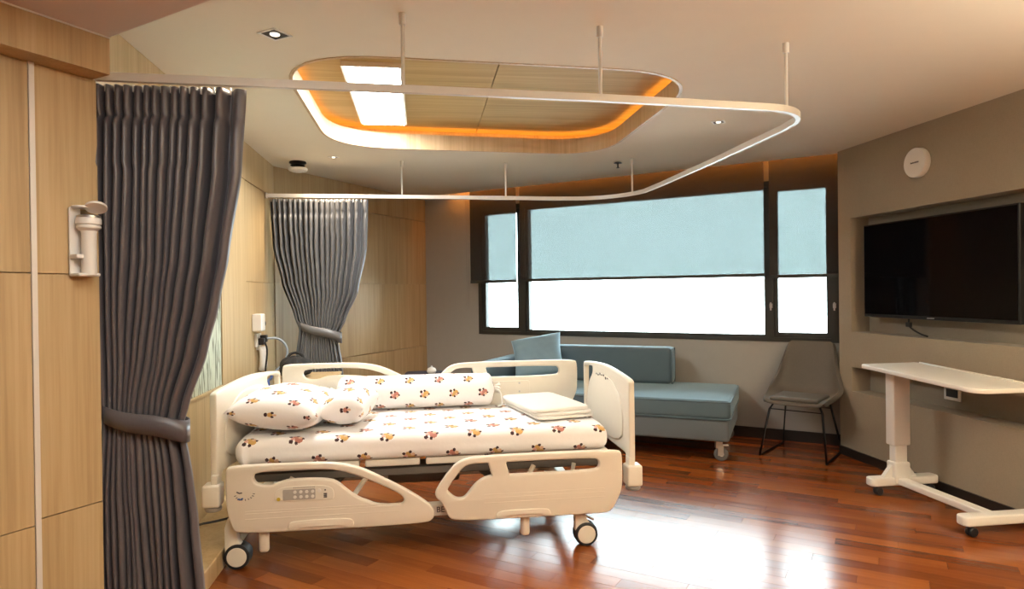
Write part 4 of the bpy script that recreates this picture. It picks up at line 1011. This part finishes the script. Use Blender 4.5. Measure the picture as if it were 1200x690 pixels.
for y in (3.30, 3.22): add('stopper', mbox((3.235, y - 0.02, 0.012), (3.250, y + 0.02, 0.024), 0.004, 2, TM), IVORYL, tp, local=False)
add('column_sleeve', mbox((2.995, 3.815, 0.320), (3.115, 3.895, 0.805), 0.010, 3), WHITEP, ot, local=False, smooth=0.7)
add('inner_column', mbox((3.012, 3.825, 0.10), (3.098, 3.885, 0.325), 0.008, 2), WHITEP, ot, local=False)
add('column_collar', mbox((3.000, 3.812, 0.075), (3.110, 3.898, 0.215), 0.012, 3), WHITEP, ot, local=False, smooth=0.7)
add('bracket', mbox((2.97, 3.55, 0.788), (3.14, 3.90, 0.806), 0.004, 1), GREYP, ot, local=False)
add('release_lever', mtube([TM @ Vector((2.93, 3.86, -0.022)), TM @ Vector((3.0, 3.86, -0.022))], 0.008, 8), WHITEP, ot, local=False)
for lo, hi in (((2.99, 3.0), (3.12, 0)),): pass
for s in (-1, 1):
    bm = bmesh.new()
    vs = [(3.055 + s * 0.05, 0.20), (3.055 + s * 0.05, 0.10), (3.055 + s * 0.13, 0.10)]
    f = [bm.verts.new((x, 3.840, z)) for x, z in vs]; g = [bm.verts.new((x, 3.870, z)) for x, z in vs]
    bm.faces.new(f); bm.faces.new(g[::-1])
    for i in range(3): bm.faces.new((f[i], f[(i + 1) % 3], g[(i + 1) % 3], g[i]))
    add('gusset', tomesh(bm), WHITEP, ot, local=False)
for y in (3.86, 3.135):
    lg = add('base_leg', plate([rrect(2.845, y - 0.042, 3.325, y + 0.042, 0.030)], 0.026, 0.010, Matrix.Translation((0, 0, 0.090)), 3), WHITEP, ot, local=False, smooth=0.7)
    for x in (2.905, 3.275):
        cst = add('castor', mcyl((x, y, 0.040), (x, y, 0.072), 0.010, seg=10), BLACKP, lg, local=False)
        for dy in (-0.012, 0.012):
            M = Matrix.Translation((x + 0.008, y + dy, 0.026)) @ Matrix.Rotation(PI / 2, 4, 'X')
            add('castor', lathe([(0.001, -0.009), (0.022, -0.009), (0.026, -0.005), (0.026, 0.005), (0.022, 0.009), (0.001, 0.009)], 16, M), BLACKP, lg, local=False, smooth=0.7)
add('base_beam', mbox((3.020, 3.15, 0.072), (3.090, 3.84, 0.112), 0.008, 2), WHITEP, ot, local=False)

# ================================================================== TELEVISION AND WALL FITTINGS
te = thing('television', 'large black flat television hung in the wall niche', 'television', (XT + 0.03, 3.93, 1.12))
add('cabinet', mbox((XT + 0.012, 3.272, 1.120), (XT + 0.062, 4.592, 1.816), 0.006, 2), TVBEZ, te, local=False)
add('screen', mbox((XT + 0.009, 3.286, 1.145), (XT + 0.013, 4.578, 1.804)), TVBLK, te, local=False)
add('wall_bracket', mbox((XT + 0.062, 3.70, 1.30), (XT + ND - 0.005, 4.15, 1.65)), BLACKP, te, local=False)
add('badge', mbox((XT + 0.0075, 3.90, 1.128), (XT + 0.012, 3.96, 1.136)), STEEL, te, local=False)
add('cable', mtube(smoothpts([(XT + 0.04, 4.16, 1.13), (XT + 0.035, 4.16, 1.09), (XT + 0.03, 4.155, 1.07), (XT + 0.05, 4.13, 1.04), (XT + 0.07, 4.08, 1.012), (XT + 0.10, 4.06, 1.0)], 2, False), 0.006, 7), CABLE, te, local=False, smooth=True)
add('plug', mbox((XT + 0.025, 4.14, 1.062), (XT + 0.05, 4.18, 1.095), 0.004, 1), CABLE, te, local=False)
ds = thing('wall_disc', 'round white disc-shaped device high on the television wall', 'wall device', (XT, 4.0, 2.085))
M = Matrix.Translation((XT, 4.0, 2.182)) @ Matrix.Rotation(-PI / 2, 4, 'Y')
add('housing', lathe([(0.001, 0.0), (0.098, 0.0), (0.100, 0.006), (0.100, 0.036), (0.096, 0.042), (0.001, 0.043)], 40, M), WHITEP, ds, local=False, smooth=0.6)
bm = bmesh.new()
for k in range(8): box(bm, (XT - 0.0438, 3.962 + k * 0.0095 - 0.0035, 2.178), (XT - 0.043, 3.962 + k * 0.0095 + 0.0035, 2.186 + 0.002 * (k % 2)))
add('print', tomesh(bm), PRINTD, ds, local=False, kind='stuff')
so = thing('wall_socket', 'white framed black socket plate inside the low wall niche', 'socket', (XT + ND - 0.006, 3.90, 0.585))
add('plate', mbox((XT + ND - 0.018, 3.835, 0.583), (XT + ND - 0.004, 3.975, 0.680), 0.004, 2), WHITEP, so, local=False)
add('insert', mbox((XT + ND - 0.021, 3.858, 0.605), (XT + ND - 0.018, 3.952, 0.658)), BLACKP, so, local=False)

# emergency torch on the wardrobe wall
TA = Matrix.Translation((-1.192, 2.506, 1.421)) @ Matrix.Rotation(math.atan2(-A.x, A.y) * -1 * -1, 4, 'Z')
to = thing('wall_torch', 'white rechargeable torch in a wall holder on the oak wardrobe panel', 'torch', (-1.192, 2.506, 1.421), math.atan2(-A.x, A.y))
# local: +y along the wall towards the curtain, +x out of the wall
ho = add('holder_back', plate([rrect(-0.046, 0.0, -0.008, 0.245, 0.010)], 0.004, 0.002, MYZ(0.005)), WHITEP, to)
add('holder_cup', mbox((0.0, -0.046, 0.0), (0.060, 0.030, 0.012), 0.005, 2), WHITEP, to)
add('holder_clip', mbox((0.004, -0.046, 0.062), (0.05, -0.020, 0.078), 0.004, 2), WHITEP, to)
ca = add('holder_cap', plate([rrect(-0.046, 0.0, 0.034, 0.062, 0.028)], 0.004, 0.002, Matrix.Translation((0, 0, 0.243)) @ Matrix.Rotation(PI / 2, 4, 'Z') @ Matrix.Scale(-1, 4, (0, 1, 0))), WHITEP, to)
add('grille', lathe([(0.001, 0.0), (0.026, 0.0), (0.026, 0.004), (0.001, 0.004)], 24, Matrix.Translation((0.070, 0.010, 0.240)) @ Matrix.Rotation(math.radians(-24), 4, 'Y') @ Matrix.Rotation(math.radians(-16), 4, 'X')), GREYP, to)
add('grille_rim', lathe([(0.026, -0.002), (0.034, -0.002), (0.034, 0.006), (0.026, 0.006)], 24, Matrix.Translation((0.070, 0.010, 0.240)) @ Matrix.Rotation(math.radians(-24), 4, 'Y') @ Matrix.Rotation(math.radians(-16), 4, 'X')), WHITEP, to)
tb = add('torch_body', lathe([(0.001, 0.006), (0.024, 0.006), (0.024, 0.150), (0.026, 0.160), (0.038, 0.170), (0.038, 0.176), (0.034, 0.180), (0.040, 0.184), (0.040, 0.200), (0.036, 0.206), (0.001, 0.206)], 28, Matrix.Translation((0.042, 0.0, 0.0))), WHITEP, to, smooth=0.6)
add('lens_ring', lathe([(0.001, 0.206), (0.038, 0.206), (0.038, 0.212), (0.030, 0.216), (0.001, 0.216)], 28, Matrix.Translation((0.042, 0.0, 0.0))), STEEL, tb, smooth=0.6)

# sprinkler and smoke detector
sp = thing('sprinkler', 'small ceiling sprinkler head between track and window', 'sprinkler', (1.681, 5.419, ZC - 0.05))
add('escutcheon', lathe([(0.001, 0.040), (0.036, 0.040), (0.030, 0.046), (0.012, 0.050), (0.001, 0.050)], 20), BLACKM, sp, smooth=0.6)
add('nozzle', lathe([(0.001, 0.0), (0.014, 0.0), (0.014, 0.003), (0.006, 0.006), (0.006, 0.042), (0.001, 0.042)], 12), BLACKM, sp, smooth=0.6)
sd = thing('smoke_detector', 'round white smoke detector with black mount by the oak corner', 'smoke detector', (-1.00, 5.60, ZC - 0.085))
add('housing', lathe([(0.001, 0.0), (0.05, 0.002), (0.074, 0.012), (0.078, 0.026), (0.076, 0.032), (0.001, 0.034)], 28), WHITEP, sd, smooth=0.6)
add('vent_ring', lathe([(0.001, 0.034), (0.050, 0.034), (0.046, 0.044), (0.060, 0.054), (0.046, 0.062), (0.070, 0.072), (0.066, 0.085), (0.001, 0.085)], 28), BLACKP, sd, smooth=0.4)

# bed head wall services
gs = thing('wall_outlet', 'white outlet box with a black dial on the bed head wall', 'outlet', (XH, 5.09, 1.09))
add('box_body', mbox((XH - 0.008, 5.03, 1.075), (XH + 0.060, 5.15, 1.205), 0.008, 2), WHITEP, gs, local=False)
add('dial', mcyl((XH + 0.03, 5.15, 1.13), (XH + 0.03, 5.185, 1.13), 0.028, seg=18), BLACKP, gs, local=False, smooth=0.6)
pk = thing('power_socket', 'power socket with black plugs on the bed head wall', 'socket', (XH, 5.19, 0.96))
add('plate', mbox((XH - 0.008, 5.09, 0.955), (XH + 0.012, 5.23, 1.055), 0.003, 1), WHITEP, pk, local=False)
add('plug', mbox((XH + 0.012, 5.12, 0.97), (XH + 0.055, 5.17, 1.02), 0.006, 2), BLACKP, pk, local=False)
add('plug', mbox((XH + 0.012, 5.18, 0.985), (XH + 0.060, 5.23, 1.04), 0.006, 2), BLACKP, pk, local=False)
add('cord', mtube(smoothpts([(XH + 0.055, 5.145, 0.99), (XH + 0.075, 5.15, 0.93), (XH + 0.05, 5.16, 0.75), (XH + 0.03, 5.14, 0.4), (XH + 0.02, 5.10, 0.16)], 2, False), 0.007, 6), CABLE, pk, local=False, smooth=True)
hs = thing('handset', 'white nurse call handset hanging below the bed head sockets', 'handset', (XH, 5.20, 0.80))
for y, z in ((5.155, 0.865), (5.245, 0.86)):
    add('grip', mtube(smoothpts([(XH + 0.022, y, z - 0.085), (XH + 0.034, y - 0.01, z - 0.05), (XH + 0.034, y - 0.012, z), (XH + 0.034, y - 0.01, z + 0.05), (XH + 0.022, y, z + 0.085)], 2, False), 0.019, 8), WHITEP, hs, local=False, smooth=True)
add('hook', mbox((XH - 0.008, 5.14, 0.93), (XH + 0.02, 5.26, 0.95)), WHITEP, hs, local=False)
add('cord', mtube(smoothpts([(XH + 0.022, 5.155, 0.785), (XH + 0.02, 5.155, 0.70), (XH + 0.02, 5.15, 0.60), (XH + 0.012, 5.14, 0.45)], 2, False), 0.004, 6), GREYP, hs, local=False)
hz = thing('hose', 'grey and blue oxygen hose looping from the bed head sockets', 'hose', (XH, 5.22, 0.30))
add('grey_tube', mtube(smoothpts([(XH + 0.06, 5.21, 1.012), (XH + 0.13, 5.24, 1.015), (XH + 0.19, 5.26, 0.96), (XH + 0.20, 5.26, 0.87), (XH + 0.15, 5.24, 0.79), (XH + 0.09, 5.20, 0.74)], 3, False), 0.009, 8), GREYH, hz, local=False, smooth=True)
add('blue_tube', mtube(smoothpts([(XH + 0.09, 5.20, 0.745), (XH + 0.12, 5.05, 0.72), (XH + 0.14, 4.85, 0.74), (XH + 0.17, 4.75, 0.70), (XH + 0.12, 4.65, 0.66), (XH + 0.10, 4.80, 0.62), (XH + 0.08, 4.9, 0.40), (XH + 0.04, 4.95, 0.12)], 3, False), 0.010, 8), BLUEP, hz, local=False, smooth=True)

# bedside cabinet with a black bag, mostly hidden behind the bed
bcab = thing('bedside_cabinet', 'low oak bedside cabinet between the bed and the rear curtain', 'cabinet', (-0.82, 4.90, 0))
add('body', mbox((-1.015, 4.70, 0.04), (-0.62, 5.10, 0.735), 0.006, 2), OAK, bcab, local=False)
add('top', mbox((-1.025, 4.69, 0.735), (-0.61, 5.11, 0.757), 0.004, 2), OAK, bcab, local=False)
for z0, z1 in ((0.06, 0.38), (0.39, 0.725)):
    d = add('drawer', mbox((-0.62, 4.715, z0), (-0.605, 5.085, z1), 0.003, 1), OAK, bcab, local=False)
    add('handle', mtube([(-0.605, 4.84, z1 - 0.05), (-0.58, 4.85, z1 - 0.05), (-0.58, 4.95, z1 - 0.05), (-0.605, 4.96, z1 - 0.05)], 0.005, 6), STEEL, d, local=False)
add('foot', mbox((-1.0, 4.72, 0), (-0.64, 5.08, 0.04)), BLACKP, bcab, local=False)
bg_ = thing('bag', 'crumpled black cloth bag on the bedside cabinet', 'bag', (-0.90, 4.83, 0.757))
def bagf(a, b):
    th = 2 * PI * a; ph = PI * b
    r = 1 + 0.25 * noise.noise(Vector((math.cos(th) * 2, math.sin(th) * 2, b * 3 + 4))) + 0.12 * noise.noise(Vector((math.cos(th) * 5, math.sin(th) * 5, b * 8)))
    return (0.115 * r * math.sin(ph) * math.cos(th), 0.115 * r * math.sin(ph) * math.sin(th), max(0.0, 0.065 - 0.078 * r * math.cos(ph) + 0.0))
add('cloth', grid(28, 16, bagf), BLACKF, bg_, smooth=True)
add('strap', mtube(smoothpts([(-0.06, 0.0, 0.11), (-0.05, 0.03, 0.16), (0.0, 0.04, 0.175), (0.05, 0.03, 0.15), (0.06, 0.0, 0.10)], 2, False), 0.010, 6), BLACKF, bg_, smooth=True)

# dark plum stool with a white ball-shaped jar behind the bed
st = thing('stool', 'dark plum padded stool beside the far corner behind the bed', 'stool', (0.02, 6.35, 0))
add('seat', mbox((-0.20, -0.20, 0.40), (0.20, 0.20, 0.575), 0.045, 4), PLUM, st, smooth=0.8)
for sx in (-1, 1):
    for sy in (-1, 1): add('leg', mcyl((sx * 0.16, sy * 0.16, 0.0), (sx * 0.15, sy * 0.15, 0.41), 0.013, 0.018, 12), BLACKP, st, smooth=0.7)
jr = thing('jar', 'small white rounded jar standing on the plum stool', 'jar', (0.085, 6.26, 0.575))
add('body', lathe([(0.001, 0.0), (0.028, 0.0), (0.042, 0.015), (0.045, 0.03), (0.036, 0.052), (0.012, 0.062), (0.001, 0.063)], 22), WHITEP, jr, smooth=0.8)
add('knob', lathe([(0.001, 0.061), (0.009, 0.064), (0.010, 0.072), (0.001, 0.076)], 12), WHITEP, jr, smooth=0.8)

# clean helper properties
for o in bpy.data.objects:
    if '_m' in o.keys(): del o['_m']
